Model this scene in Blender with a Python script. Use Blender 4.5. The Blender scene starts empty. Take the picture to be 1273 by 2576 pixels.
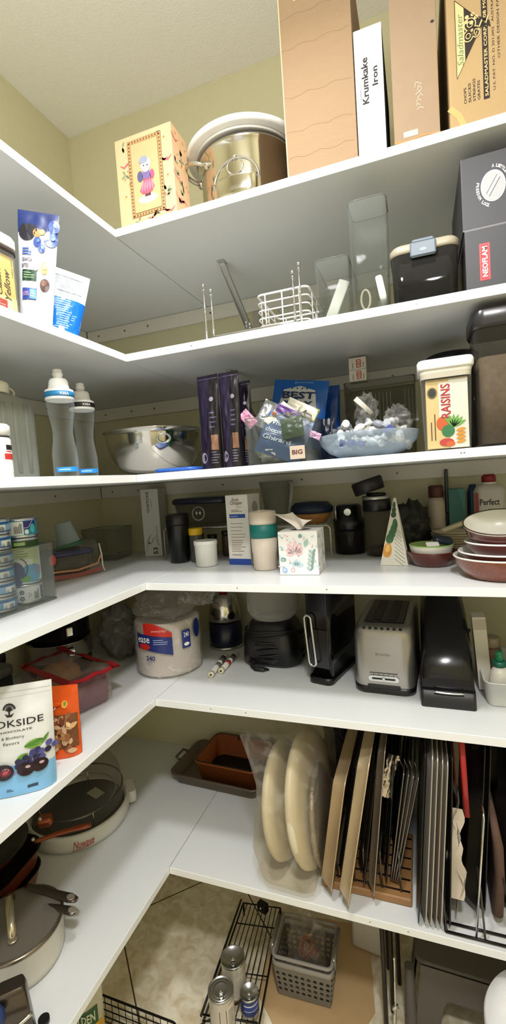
import bpy, bmesh, math, random
from mathutils import Vector, Matrix, noise
random.seed(7)
PI = math.pi
scene = bpy.context.scene
COL = scene.collection
# ---------------------------------------------------------------- camera model (1273 x 2576 photograph)
CAM = Vector((1.3785, -1.7512, 1.56)); FPX = 1162.43
YAW, PITCH, ROLL = [math.radians(a) for a in (-20.154, -3.818, -3.903)]
FW = Vector((math.sin(YAW)*math.cos(PITCH), math.cos(YAW)*math.cos(PITCH), math.sin(PITCH)))
_r = Vector((math.cos(YAW), -math.sin(YAW), 0)); _u = _r.cross(FW)
RT = _r*math.cos(ROLL)+_u*math.sin(ROLL); UP = -_r*math.sin(ROLL)+_u*math.cos(ROLL)
def ray(px, py): return RT*((px-636.5)/FPX) - UP*((py-1288)/FPX) + FW
def at(px, py, z): d = ray(px, py); return CAM+d*((z-CAM.z)/d.z)
def aty(px, py, y): d = ray(px, py); return CAM+d*((y-CAM.y)/d.y)
def atx(px, py, x): d = ray(px, py); return CAM+d*((x-CAM.x)/d.x)
def hgt(px, py, p):
    d = ray(px, py); t = ((p[0]-CAM.x)*d.x+(p[1]-CAM.y)*d.y)/(d.x**2+d.y**2); return CAM.z+t*d.z
def toward(p, r):                       # point r behind p as seen from the camera (horizontal)
    d = Vector((p[0]-CAM.x, p[1]-CAM.y, 0)).normalized(); return Vector((p[0], p[1], p[2]))+d*r
S1, S2, S3, S4, S5, S6 = 2.285, 1.943, 1.601, 1.2835, 0.932, 0.401      # shelf tops
TH = 0.021; D = 0.607; FZ = -0.15; CZ = 3.10
# ---------------------------------------------------------------- materials
def hx(s):
    s = s.lstrip('#'); c = [int(s[i:i+2], 16)/255 for i in (0, 2, 4)]
    return tuple(x/12.92 if x <= .04045 else ((x+.055)/1.055)**2.4 for x in c)+(1,)
MATS = {}
def mat(name, col, rough=.5, metal=0, spec=.5, var=.06, vs=40, bump=0, bs=200, coat=0, trans=0, stretch=None, emit=None):
    if name in MATS: return MATS[name]
    m = bpy.data.materials.new(name); m.use_nodes = True; nt = m.node_tree; N = nt.nodes; L = nt.links
    b = N['Principled BSDF']; c = hx(col) if isinstance(col, str) else col
    b.inputs['Roughness'].default_value = rough; b.inputs['Metallic'].default_value = metal
    b.inputs['Specular IOR Level'].default_value = spec; b.inputs['Coat Weight'].default_value = coat
    tc = N.new('ShaderNodeTexCoord'); src = tc.outputs['Object']
    if stretch:
        mp = N.new('ShaderNodeMapping'); mp.inputs['Scale'].default_value = stretch; L.new(src, mp.inputs['Vector']); src = mp.outputs['Vector']
    nz = N.new('ShaderNodeTexNoise'); nz.inputs['Scale'].default_value = vs; nz.inputs['Detail'].default_value = 4; L.new(src, nz.inputs['Vector'])
    mx = N.new('ShaderNodeMix'); mx.data_type = 'RGBA'; mx.inputs[6].default_value = tuple(x*(1-var) for x in c[:3])+(1,); mx.inputs[7].default_value = tuple(min(1, x*(1+var)) for x in c[:3])+(1,)
    L.new(nz.outputs['Fac'], mx.inputs[0]); L.new(mx.outputs[2], b.inputs['Base Color'])
    if bump:
        n2 = N.new('ShaderNodeTexNoise'); n2.inputs['Scale'].default_value = bs; n2.inputs['Detail'].default_value = 5; L.new(src, n2.inputs['Vector'])
        bp = N.new('ShaderNodeBump'); bp.inputs['Strength'].default_value = bump; bp.inputs['Distance'].default_value = .002
        L.new(n2.outputs['Fac'], bp.inputs['Height']); L.new(bp.outputs['Normal'], b.inputs['Normal'])
    if emit: b.inputs['Emission Color'].default_value = hx(emit[0]); b.inputs['Emission Strength'].default_value = emit[1]
    MATS[name] = m; return m
def clear(name, tint='#f2f4f2', body='#c8ccc8', lo=.08, hi=.75, rough=.08, bump=0, bs=60, streak=0):
    """thin clear plastic or glass: mostly see-through, more solid and glossy at grazing angles"""
    if name in MATS: return MATS[name]
    m = bpy.data.materials.new(name); m.use_nodes = True; nt = m.node_tree; N = nt.nodes; L = nt.links
    b = N['Principled BSDF']; b.inputs['Base Color'].default_value = hx(body); b.inputs['Roughness'].default_value = rough
    t = N.new('ShaderNodeBsdfTransparent'); t.inputs['Color'].default_value = hx(tint)
    lw = N.new('ShaderNodeLayerWeight'); lw.inputs['Blend'].default_value = .3
    mr = N.new('ShaderNodeMapRange'); mr.inputs['To Min'].default_value = lo; mr.inputs['To Max'].default_value = hi
    L.new(lw.outputs['Facing'], mr.inputs['Value']); fac = mr.outputs['Result']
    tc = N.new('ShaderNodeTexCoord')
    if bump:
        nz = N.new('ShaderNodeTexNoise'); nz.inputs['Scale'].default_value = bs; nz.inputs['Detail'].default_value = 4; nz.inputs['Distortion'].default_value = 1.2
        L.new(tc.outputs['Object'], nz.inputs['Vector'])
        bp = N.new('ShaderNodeBump'); bp.inputs['Strength'].default_value = bump; bp.inputs['Distance'].default_value = .01
        L.new(nz.outputs['Fac'], bp.inputs['Height']); L.new(bp.outputs['Normal'], b.inputs['Normal']); L.new(bp.outputs['Normal'], lw.inputs['Normal'])
        if streak:
            r = N.new('ShaderNodeMapRange'); r.inputs['From Min'].default_value = .52; r.inputs['From Max'].default_value = .75; r.inputs['To Max'].default_value = streak
            L.new(nz.outputs['Fac'], r.inputs['Value']); ad = N.new('ShaderNodeMath'); ad.operation = 'ADD'; ad.use_clamp = True
            L.new(fac, ad.inputs[0]); L.new(r.outputs['Result'], ad.inputs[1]); fac = ad.outputs[0]
    ms = N.new('ShaderNodeMixShader'); L.new(fac, ms.inputs[0]); L.new(t.outputs[0], ms.inputs[1]); L.new(b.outputs[0], ms.inputs[2])
    L.new(ms.outputs[0], N['Material Output'].inputs['Surface']); MATS[name] = m; return m
_cn = {}
def c(col, rough=.5, metal=0, **k):     # quick printed / plastic colour
    key = (col, rough, metal)
    if key not in _cn: _cn[key] = mat('paint_%s_%d_%d' % (col.strip('#'), rough*100, metal*100), col, rough, metal, **k)
    return _cn[key]
# ---------------------------------------------------------------- text outlines
_tx = {}
def text_geo(s, bold=0, shear=0, res=2):
    key = (s, bold, shear)
    if key in _tx: return _tx[key]
    cu = bpy.data.curves.new('txt', 'FONT'); cu.body = s; cu.size = 1; cu.offset = bold; cu.shear = shear; cu.resolution_u = res; cu.fill_mode = 'FRONT'
    o = bpy.data.objects.new('txt', cu); COL.objects.link(o); dg = bpy.context.evaluated_depsgraph_get()
    me = bpy.data.meshes.new_from_object(o.evaluated_get(dg)); V = [v.co.copy() for v in me.vertices]; F = [tuple(p.vertices) for p in me.polygons]
    bpy.data.objects.remove(o); bpy.data.curves.remove(cu); bpy.data.meshes.remove(me)
    x0 = min(v.x for v in V); x1 = max(v.x for v in V); y0 = min(v.y for v in V); y1 = max(v.y for v in V)
    V = [((v.x-x0)/(x1-x0), (v.y-y0)/(y1-y0)) for v in V]
    _tx[key] = (V, F); return _tx[key]
# ---------------------------------------------------------------- mesh builder
def rr(w, d, r, k=5, cx=0, cy=0, sq=None):     # rounded rectangle outline, counter-clockwise
    r = min(r, w/2-1e-5, d/2-1e-5); out = []
    for (sx, sy, a0) in ((1, 1, 0), (-1, 1, PI/2), (-1, -1, PI), (1, -1, 1.5*PI)):
        for i in range(k+1):
            a = a0+PI/2*i/k; out.append((cx+sx*(w/2-r)+r*math.cos(a), cy+sy*(d/2-r)+r*math.sin(a)))
    return out
class MB:
    def __init__(s, M=None): s.v = []; s.f = []; s.mi = []; s.sm = []; s.mats = []; s.M = M or Matrix()
    def slot(s, m):
        if m not in s.mats: s.mats.append(m)
        return s.mats.index(m)
    def add(s, V, F, m, smooth=True):
        b = len(s.v); s.v += [s.M @ Vector(p) for p in V]; i = s.slot(m)
        for f in F: s.f.append(tuple(b+j for j in f)); s.mi.append(i); s.sm.append(smooth)
        return s
    def loft(s, loops, m, cap0=True, cap1=True, smooth=True, closed=True, mfn=None):
        n = len(loops[0]); V = [p for l in loops for p in l]
        for i in range(len(loops)-1):
            F = []
            for j in range(n if closed else n-1):
                k = (j+1) % n; F.append((i*n+j, i*n+k, (i+1)*n+k, (i+1)*n+j))
            if i == 0: base = len(s.v); s.add(V, [], m)
            ii = s.slot(mfn(i) if mfn else m)
            for f in F: s.f.append(tuple(base+x for x in f)); s.mi.append(ii); s.sm.append(smooth)
        ii = s.slot(m)
        if cap0: s.f.append(tuple(base+j for j in reversed(range(n)))); s.mi.append(ii); s.sm.append(False)
        if cap1: s.f.append(tuple(base+(len(loops)-1)*n+j for j in range(n))); s.mi.append(s.slot(mfn(len(loops)-2)) if mfn else ii); s.sm.append(False)
        return s
    def box(s, x0, x1, y0, y1, z0, z1, m, r=.0015):
        """box with softened edges"""
        r = min(r, (x1-x0)/2.1, (y1-y0)/2.1, (z1-z0)/2.1); cx, cy, w, d = (x0+x1)/2, (y0+y1)/2, x1-x0, y1-y0
        L = [[(x, y, z) for x, y in rr(w-2*i, d-2*i, max(r-i*.5, 1e-4), 2, cx, cy)] for i, z in ((r, z0), (0, z0+r), (0, z1-r), (r, z1))]
        return s.loft(L, m, smooth=False)
    def rprism(s, secs, m, k=5, cap0=True, cap1=True, smooth=True, mfn=None):
        """secs: (w, d, r, z[, cx, cy])"""
        return s.loft([[(x, y, q[3]) for x, y in rr(q[0], q[1], q[2], k, *(q[4:6] if len(q) > 4 else (0, 0)))] for q in secs], m, cap0, cap1, smooth, True, mfn)
    def bin(s, w, d, r, z0, z1, t, m, taper=1, cx=0, cy=0, lip=0, k=4):
        """open box / tray with wall thickness"""
        W, Dp = w, d; w0, d0 = w*taper, d*taper
        q = [(w0-.004, d0-.004, r*.8, z0), (w0, d0, r, z0+.002), (W, Dp, r, z1-lip)]
        if lip: q += [(W+2*lip, Dp+2*lip, r+lip, z1-lip), (W+2*lip, Dp+2*lip, r+lip, z1)]
        q += [(W-2*t, Dp-2*t, max(r-t, .001), z1), (w0-2*t, d0-2*t, max(r-t, .001), z0+t)]
        return s.rprism([(*a, cx, cy) for a in q], m, k)
    def lathe(s, prof, m, n=32, c=(0, 0, 0), sx=1, sy=1, mfn=None, cap0=True, cap1=True, smooth=True, fn=None):
        L = []
        for r, z in prof:
            r = max(r, 1e-5); l = []
            for j in range(n):
                a = 2*PI*j/n; q = r*(fn(a, z) if fn else 1); l.append((c[0]+q*math.cos(a)*sx, c[1]+q*math.sin(a)*sy, c[2]+z))
            L.append(l)
        return s.loft(L, m, cap0, cap1, smooth, True, mfn)
    def tube(s, path, r, m, n=6, closed=False):
        P = [Vector(p) for p in path]; L = []; N = len(P); prev = None
        for i, p in enumerate(P):
            t = (P[(i+1) % N]-P[i-1]) if closed else (P[min(i+1, N-1)]-P[max(i-1, 0)])
            t.normalize()
            if prev is None: a = t.orthogonal().normalized()
            else: a = prev-t*prev.dot(t); a = a.normalized() if a.length > 1e-6 else t.orthogonal().normalized()
            prev = a; b = t.cross(a); rad = r[i] if isinstance(r, (list, tuple)) else r
            L.append([tuple(p+(a*math.cos(2*PI*j/n)+b*math.sin(2*PI*j/n))*rad) for j in range(n)])
        if closed: L.append(L[0])
        return s.loft(L, m, not closed, not closed)
    def sheet(s, fn, nu, nv, m, mfn=None, smooth=True):
        V = [fn(i/nu, j/nv) for j in range(nv+1) for i in range(nu+1)]; b = len(s.v); s.add(V, [], m)
        for j in range(nv):
            for i in range(nu):
                a = j*(nu+1)+i; s.f.append((b+a, b+a+1, b+a+nu+2, b+a+nu+1)); s.sm.append(smooth)
                s.mi.append(s.slot(mfn((i+.5)/nu, (j+.5)/nv) if mfn else m))
        return s
    def ball(s, c0, rad, m, n=14, fn=None):
        rx, ry, rz = rad if isinstance(rad, (tuple, list)) else (rad,)*3; L = []
        for i in range(n+1):
            ph = -PI/2+PI*i/n; l = []
            for j in range(2*n):
                a = PI*j/n; d = Vector((math.cos(a)*math.cos(ph), math.sin(a)*math.cos(ph), math.sin(ph))); q = fn(d) if fn else 1
                l.append((c0[0]+d.x*rx*q, c0[1]+d.y*ry*q, c0[2]+d.z*rz*q))
            L.append(l)
        return s.loft(L, m, False, False)
    def crumple(s, c0, rad, m, seed=0, amp=.25, fr=2.2, n=22, flat=True):
        def fn(d):
            q = 1+amp*noise.noise(d*fr+Vector((seed, 3*seed, 0)))+amp*.6*noise.noise(d*fr*2.7+Vector((seed+9, 0, 0)))+amp*.3*abs(noise.noise(d*fr*6+Vector((0, seed, 0))))
            return q
        b = len(s.v); s.ball(c0, rad, m, n, fn)
        if flat:
            rz = rad[2] if isinstance(rad, (tuple, list)) else rad
            lo = s.M.translation.z+c0[2]-rz*.96
            for i in range(b, len(s.v)):
                if s.v[i].z < lo: s.v[i].z = lo
        return s
    # ---- printed decals on a surface map fr(u, v, k) -> point, k = layer
    def drect(s, fr, u0, v0, u1, v1, m, k=1, nu=1, nv=1): return s.sheet(lambda a, b: fr(u0+(u1-u0)*a, v0+(v1-v0)*b, k), nu, nv, m, smooth=False)
    def ddisc(s, fr, u, v, ru, rv, m, k=1, n=20, rot=0, rings=1):
        ca, sa = math.cos(rot), math.sin(rot); V = [fr(u, v, k)]; F = []
        for q in range(1, rings+1):
            for j in range(n):
                a = 2*PI*j/n; x, y = ru*q/rings*math.cos(a), rv*q/rings*math.sin(a); V.append(fr(u+x*ca-y*sa, v+x*sa+y*ca, k))
        for j in range(n): F.append((0, 1+j, 1+(j+1) % n))
        for q in range(1, rings):
            for j in range(n): a = 1+(q-1)*n; b = 1+q*n; F.append((a+j, b+j, b+(j+1) % n, a+(j+1) % n))
        return s.add(V, F, m, False)
    def dring(s, fr, u, v, ru, rv, w, m, k=1, n=24):
        V = []; F = []
        for j in range(n):
            a = 2*PI*j/n; V += [fr(u+ru*math.cos(a), v+rv*math.sin(a), k), fr(u+(ru-w)*math.cos(a), v+(rv-w)*math.sin(a), k)]
        for j in range(n): i = 2*j; q = 2*((j+1) % n); F.append((i, q, q+1, i+1))
        return s.add(V, F, m, False)
    def dpoly(s, fr, pts, m, k=1): return s.add([fr(u, v, k) for u, v in pts], [tuple(range(len(pts)))], m, False)
    def dline(s, fr, pts, w, m, k=1):
        V = []; F = []
        for i, (u, v) in enumerate(pts):
            a = pts[max(i-1, 0)]; b = pts[min(i+1, len(pts)-1)]; dx, dy = b[0]-a[0], b[1]-a[1]; l = math.hypot(dx, dy) or 1
            ww = (w[i] if isinstance(w, (list, tuple)) else w)/2; V += [fr(u-dy/l*ww, v+dx/l*ww, k), fr(u+dy/l*ww, v-dx/l*ww, k)]
        for i in range(len(pts)-1): F.append((2*i, 2*i+1, 2*i+3, 2*i+2))
        return s.add(V, F, m, False)
    def dleaf(s, fr, u, v, l, w, rot, m, k=1, n=7):
        P = []
        for sg in (1, -1):
            for i in range(n):
                t = i/n if sg > 0 else 1-i/n; P.append((t*l, sg*w/2*math.sin(PI*t)**.8 if 0 < t < 1 else 0))
        ca, sa = math.cos(rot), math.sin(rot); return s.dpoly(fr, [(u+x*ca-y*sa, v+x*sa+y*ca) for x, y in P], m, k)
    def dtext(s, fr, t, u0, v0, u1, v1, m, k=2, rot=0, bold=0, shear=0):
        """lettering filling the box u0..u1, v0..v1; rot=1 reads bottom to top, 2 upside down"""
        V, F = text_geo(t, bold, shear); P = []
        for x, y in V:
            if rot == 1: x, y = 1-y, x
            elif rot == 2: x, y = 1-x, 1-y
            elif rot == 3: x, y = y, 1-x
            P.append(fr(u0+(u1-u0)*x, v0+(v1-v0)*y, k))
        return s.add(P, F, m, False)
    def dlines(s, fr, u0, v0, u1, v1, n, m, k=1, fill=.45, seed=1, vert=False):   # rows of tiny print too small to read
        R = random.Random(seed)
        for i in range(n):
            if vert: a = u0+(u1-u0)*(i+.5)/n; h = (u1-u0)/n*fill; s.drect(fr, a-h/2, v0, a+h/2, v0+(v1-v0)*R.uniform(.6, 1), m, k)
            else: a = v1-(v1-v0)*(i+.5)/n; h = (v1-v0)/n*fill; s.drect(fr, u0, a-h/2, u0+(u1-u0)*R.uniform(.6, 1), a+h/2, m, k, 3)
        return s
    def build(s, name, parent=None, loc=None, rz=0, label=None, cat=None, group=None, kind=None):
        me = bpy.data.meshes.new(name); me.from_pydata([tuple(p) for p in s.v], [], s.f); me.update()
        for m in s.mats: me.materials.append(m)
        me.polygons.foreach_set('material_index', s.mi); me.polygons.foreach_set('use_smooth', s.sm); me.validate(); me.update()
        bm = bmesh.new(); bm.from_mesh(me); bmesh.ops.recalc_face_normals(bm, faces=bm.faces[:]) if getattr(s, 'fix', False) else None; bm.to_mesh(me); bm.free()
        o = bpy.data.objects.new(name, me); COL.objects.link(o)
        if parent: o.parent = parent
        if loc is not None: o.location = loc
        o.rotation_euler = (0, 0, rz) if not isinstance(rz, (tuple, list)) else rz
        return tag(o, label, cat, group, kind)
def tag(o, label=None, cat=None, group=None, kind=None):
    for a, b in (('label', label), ('category', cat), ('group', group), ('kind', kind)):
        if b: o[a] = b
    return o
def thing(name, label, cat, loc, rz=0, group=None):
    o = bpy.data.objects.new(name, None); o.empty_display_size = .03; COL.objects.link(o); o.location = loc
    o.rotation_euler = (0, 0, rz) if not isinstance(rz, (tuple, list)) else rz
    return tag(o, label, cat, group)
def copy_tree(o, parent=None):
    n = o.copy(); COL.objects.link(n)
    if parent: n.parent = parent
    for ch in list(o.children): copy_tree(ch, n)
    return n
E1 = .0004
def front(x0=0, y=0, z0=0, e=E1): return lambda u, v, k: (x0+u, y-e*k, z0+v)        # face looking to -Y
def right(x=0, y0=0, z0=0, e=E1): return lambda u, v, k: (x+e*k, y0+u, z0+v)          # face looking to +X, u runs into depth
def topf(x0=0, y0=0, z=0, e=E1): return lambda u, v, k: (x0+u, y0+v, z+e*k)
def cyl(r, a0=-PI/2, z0=0, e=E1, cx=0, cy=0):     # wrap round a cylinder, u = arc length from the front
    return lambda u, v, k: (cx+(r+e*k)*math.cos(a0+u/r), cy+(r+e*k)*math.sin(a0+u/r), z0+v)
def pouch(w, h, t, topw=1, crk=.0015, seed=0, lean=0, curl=0):
    """stand-up pouch surface; returns fr(u, v, k, side): u -w/2..w/2, v 0..h"""
    def fr(u, v, k=0, side=-1):
        a, b = u/w, max(0, min(1, v/h)); pu = max(0, 1-abs(2*a)**3)**.6; pv = (1-b**2.2)*.9+.1*(1-b)
        n = noise.noise(Vector((a*3+seed, b*4, side*2)))*crk*2+noise.noise(Vector((a*8+seed, b*9, side)))*crk
        ww = 1+(topw-1)*b
        return (u*ww, side*(t/2*pu*pv+.0008+.0007*k)+n*pu*(1 if b < .97 else 0)+lean*b+curl*b*b*(a*2), v)
    return fr
def add_pouch(mb, fr, w, h, m, mfn=None, nu=26, nv=34, mback=None):
    mb.sheet(lambda a, b: fr((a-.5)*w, b*h, 0, -1), nu, nv, m, mfn)
    mb.sheet(lambda a, b: fr((.5-a)*w, b*h, 0, 1), nu, nv, mback or m, None if mback else mfn)
    mb.sheet(lambda a, b: fr((a-.5)*w, 0, 0, 1-2*b), nu, 3, m)
    return mb
def carton(name, label, cat, loc, rz, w, d, h, m, fn=None, group=None, r=.0012):
    """box: origin at the middle of the front bottom edge; fn(mb) prints on it"""
    t = thing(name, label, cat, loc, rz, group); b = MB(); b.box(-w/2, w/2, 0, d, 0, h, m, r)
    if fn: fn(b)
    b.build('carton', t); return t
def facefit(l, rgt, z):
    a, b = at(*l, z), at(*rgt, z); d = b-a; return (a+b)/2, math.atan2(d.y, d.x), d.length
def roundfit(pl, pr, py, z):
    p = at((pl+pr)/2, py, z); dep = (p-CAM).dot(FW); r = (pr-pl)/2*dep/FPX; return toward(p, r), r
# ================================================================ setting
WALL = mat('wall_paint', '#d4ceaa', .75, bump=.25, bs=260, var=.03); CEIL = mat('ceiling_paint', '#faf7f0', .85, bump=.8, bs=120, var=.02)
SHELF = mat('white_melamine', '#dcdedd', .32, var=.015, vs=18, spec=.35); EDGE = mat('white_edge_band', '#eceeee', .4, var=.02)
STRIP = mat('white_painted_wood', '#e4e0d4', .55, bump=.15, bs=90, stretch=(1, 1, 6)); SCREW = c('#77736a', .4, .8); SEAM = c('#8f8b82', .8)
def tile_floor():
    m = bpy.data.materials.new('travertine_tiles'); m.use_nodes = True; nt = m.node_tree; N = nt.nodes; L = nt.links; b = N['Principled BSDF']
    tc = N.new('ShaderNodeTexCoord'); mp = N.new('ShaderNodeMapping'); mp.inputs['Rotation'].default_value = (0, 0, PI/4); mp.inputs['Location'].default_value = TILE_OFF
    L.new(tc.outputs['Object'], mp.inputs['Vector'])
    br = N.new('ShaderNodeTexBrick'); br.offset = 0; br.inputs['Scale'].default_value = 1; br.inputs['Brick Width'].default_value = .5; br.inputs["Row Height"].default_value = .5
    br.inputs['Mortar Size'].default_value = .0028; br.inputs['Mortar Smooth'].default_value = .2
    L.new(mp.outputs['Vector'], br.inputs['Vector'])
    nz = N.new('ShaderNodeTexNoise'); nz.inputs['Scale'].default_value = 22; nz.inputs['Detail'].default_value = 10; nz.inputs['Distortion'].default_value = .8; L.new(tc.outputs['Object'], nz.inputs['Vector'])
    cr = N.new('ShaderNodeValToRGB'); e = cr.color_ramp.elements; e[0].position = .3; e[0].color = hx('#d8c6a0'); e[1].position = .62; e[1].color = hx('#fbf1da')
    L.new(nz.outputs['Fac'], cr.inputs['Fac']); mx = N.new('ShaderNodeMix'); mx.data_type = 'RGBA'; L.new(br.outputs['Fac'], mx.inputs[0]); L.new(cr.outputs['Color'], mx.inputs[6]); mx.inputs[7].default_value = hx('#4d3f2b')
    L.new(mx.outputs[2], b.inputs['Base Color']); b.inputs['Roughness'].default_value = .42
    bp = N.new('ShaderNodeBump'); bp.inputs['Strength'].default_value = .15; bp.inputs['Distance'].default_value = .002; L.new(nz.outputs['Fac'], bp.inputs['Height']); L.new(bp.outputs['Normal'], b.inputs['Normal'])
    return m
TILE_OFF = (0.0, 0.0, 0)
_g1, _g2 = at(388, 2273, FZ), at(315, 2390, FZ)
def _rot(p): k = math.sqrt(.5); return (p.x*k-p.y*k, p.x*k+p.y*k)
TILE_OFF = (-_rot(_g1)[0] % .5, -_rot(_g2)[1] % .5, 0)
RX, RY = 2.45, -2.95
def slab(name, x0, x1, y0, y1, z0, z1, m): b = MB(); b.box(x0, x1, y0, y1, z0, z1, m, .0005); o = b.build(name, kind='structure'); return o
slab('floor', -.1, RX+.1, RY-.1, .1, FZ-.05, FZ, tile_floor()); slab('ceiling', -.1, RX+.1, RY-.1, .1, CZ, CZ+.05, CEIL)
slab('wall_back', -.1, RX+.1, 0, .1, FZ, CZ, WALL); slab('wall_left', -.1, 0, RY, 0, FZ, CZ, WALL); slab('wall_right', RX, RX+.1, RY, 0, FZ, CZ, WALL)
b = MB(); b.box(-.1, .75, RY-.1, RY, FZ, CZ, WALL, .0005); b.box(1.6, RX+.1, RY-.1, RY, FZ, CZ, WALL, .0005); b.box(.75, 1.6, RY-.1, RY, 2.0, CZ, WALL, .0005); b.build('wall_front', kind='structure')
BASE = c('#e9e6dd', .5)
slab('baseboard_back', 0, RX, -.012, 0, FZ, FZ+.09, BASE); slab('baseboard_left', 0, .012, RY, -.012, FZ, FZ+.09, BASE)
b = MB(); b.box(.69, .75, RY, RY+.015, FZ, 2.06, BASE); b.box(1.6, 1.66, RY, RY+.015, FZ, 2.06, BASE); b.box(.69, 1.66, RY, RY+.015, 2.0, 2.06, BASE); b.build('trim_1', kind='structure')
# shelves: every level is a board along the left wall and a butted board along the back wall
NOTE = [('topmost', 'below the big cardboard boxes'), ('second from top', 'below the clear plastic containers'), ('third from top', 'at eye level under the wrapped candies'),
        ('fourth from top', 'under the tissue box'), ('second from bottom', 'under the toaster'), ('lowest', 'under the upright baking trays')]
NOTL = ['', 'below the yellow cake box', 'at eye level under the water bottles', 'below the tuna cans', 'below the blue chocolate pouch', 'below the pots and pans']
for i, z in enumerate((S1, S2, S3, S4, S5, S6)):
    t = thing('shelf_board', '%s white shelf along the right-hand wall, %s' % NOTE[i], 'shelf', (D+.0006, 0, z-TH), 0, 'white pantry shelves')
    b = MB(); b.box(0, RX-D-.002, -D+.0015, -.0005, 0, TH-.0003, SHELF, .0008); b.build('board', t)
    b = MB(); b.box(0, RX-D-.002, -D, -D+.0014, 0, TH, EDGE, .0006)
    R = random.Random(i)
    for k in range(2): b.ddisc(lambda u, v, k: (u, -D-.0002*k, v), R.uniform(.1, .9), .011, .002, .0015, SCREW, 1, 8)
    b.build('edge_band', t)
    t = thing('shelf_board', '%s white shelf along the left wall%s' % (NOTE[i][0], ', '+NOTL[i] if NOTL[i] else ', empty at its visible end'), 'shelf', (0, 0, z-TH), 0, 'white pantry shelves')
    b = MB(); b.box(.0005, D-.0015, -2.3, -.0005, 0, TH-.0003, SHELF, .0008); b.build('board', t)
    b = MB(); b.box(D-.0014, D, -2.3, -D, 0, TH, EDGE, .0006); b.build('edge_band', t)
    if i == 5: continue
    # support strips screwed to the walls
    zz = z-TH-.0005; hh = .052
    t = thing('shelf_support_strip', 'white strip screwed to the right-hand wall under the %s shelf' % NOTE[i][0], 'support strip', (0, 0, zz-hh), 0, 'shelf support strips')
    b = MB(); b.box(.02, RX-.01, -.019, -.0005, 0, hh, STRIP, .002); b.build('strip', t)
    for x in (.08, .215, .33, .62, .95, 1.3, 1.65, 2.0):
        s = MB(); s.lathe([(.0042, 0), (.0035, .0012)], SCREW, 10); o = s.build('screw', t, (x, -.0192, hh*.5)); o.rotation_euler = (PI/2, 0, 0)
    t = thing('shelf_support_strip', 'white strip screwed to the left wall under the %s shelf' % NOTE[i][0], 'support strip', (0, 0, zz-hh), 0, 'shelf support strips')
    b = MB(); b.box(.0005, .019, -2.3, -.021, 0, hh, STRIP, .002); b.build('strip', t)
    for y in (-.3, -.62, -.95, -1.3):
        s = MB(); s.lathe([(.0042, 0), (.0035, .0012)], SCREW, 10); o = s.build('screw', t, (.0192, y, hh*.5)); o.rotation_euler = (0, PI/2, 0)
    if i < 2:   # slanted metal bracket under the board
        t = thing('shelf_bracket', 'slanted metal bracket under the %s shelf on the right-hand wall' % NOTE[i][0], 'bracket', (.81, 0, zz), 0, 'slanted shelf brackets')
        BR = c('#b4b2aa', .4, .3); b = MB(); y0, z0, y1, z1 = -.335, -.004, -.022, -.19
        for sx in (-.011, .009): b.loft([[(sx, y0, z0), (sx+.002, y0, z0), (sx+.002, y0+.012, z0-.012), (sx, y0+.012, z0-.012)], [(sx, y1, z1), (sx+.002, y1, z1), (sx+.002, y1, z1-.03), (sx, y1, z1-.03)]], BR, smooth=False)
        b.loft([[(-.011, y0, z0), (.011, y0, z0), (.011, y0+.004, z0-.004), (-.011, y0+.004, z0-.004)], [(-.011, y1, z1), (.011, y1, z1), (.011, y1, z1-.003), (-.011, y1, z1-.003)]], BR, smooth=False)
        b.build('brace', t); b = MB(); b.box(-.012, .012, -.35, -.32, -.004, -.0004, BR); b.build('mounting_tab', t); b = MB(); b.box(-.012, .012, -.022, -.0005 if False else -.0195, -.24, -.055, BR); b.build('wall_plate', t)
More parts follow.
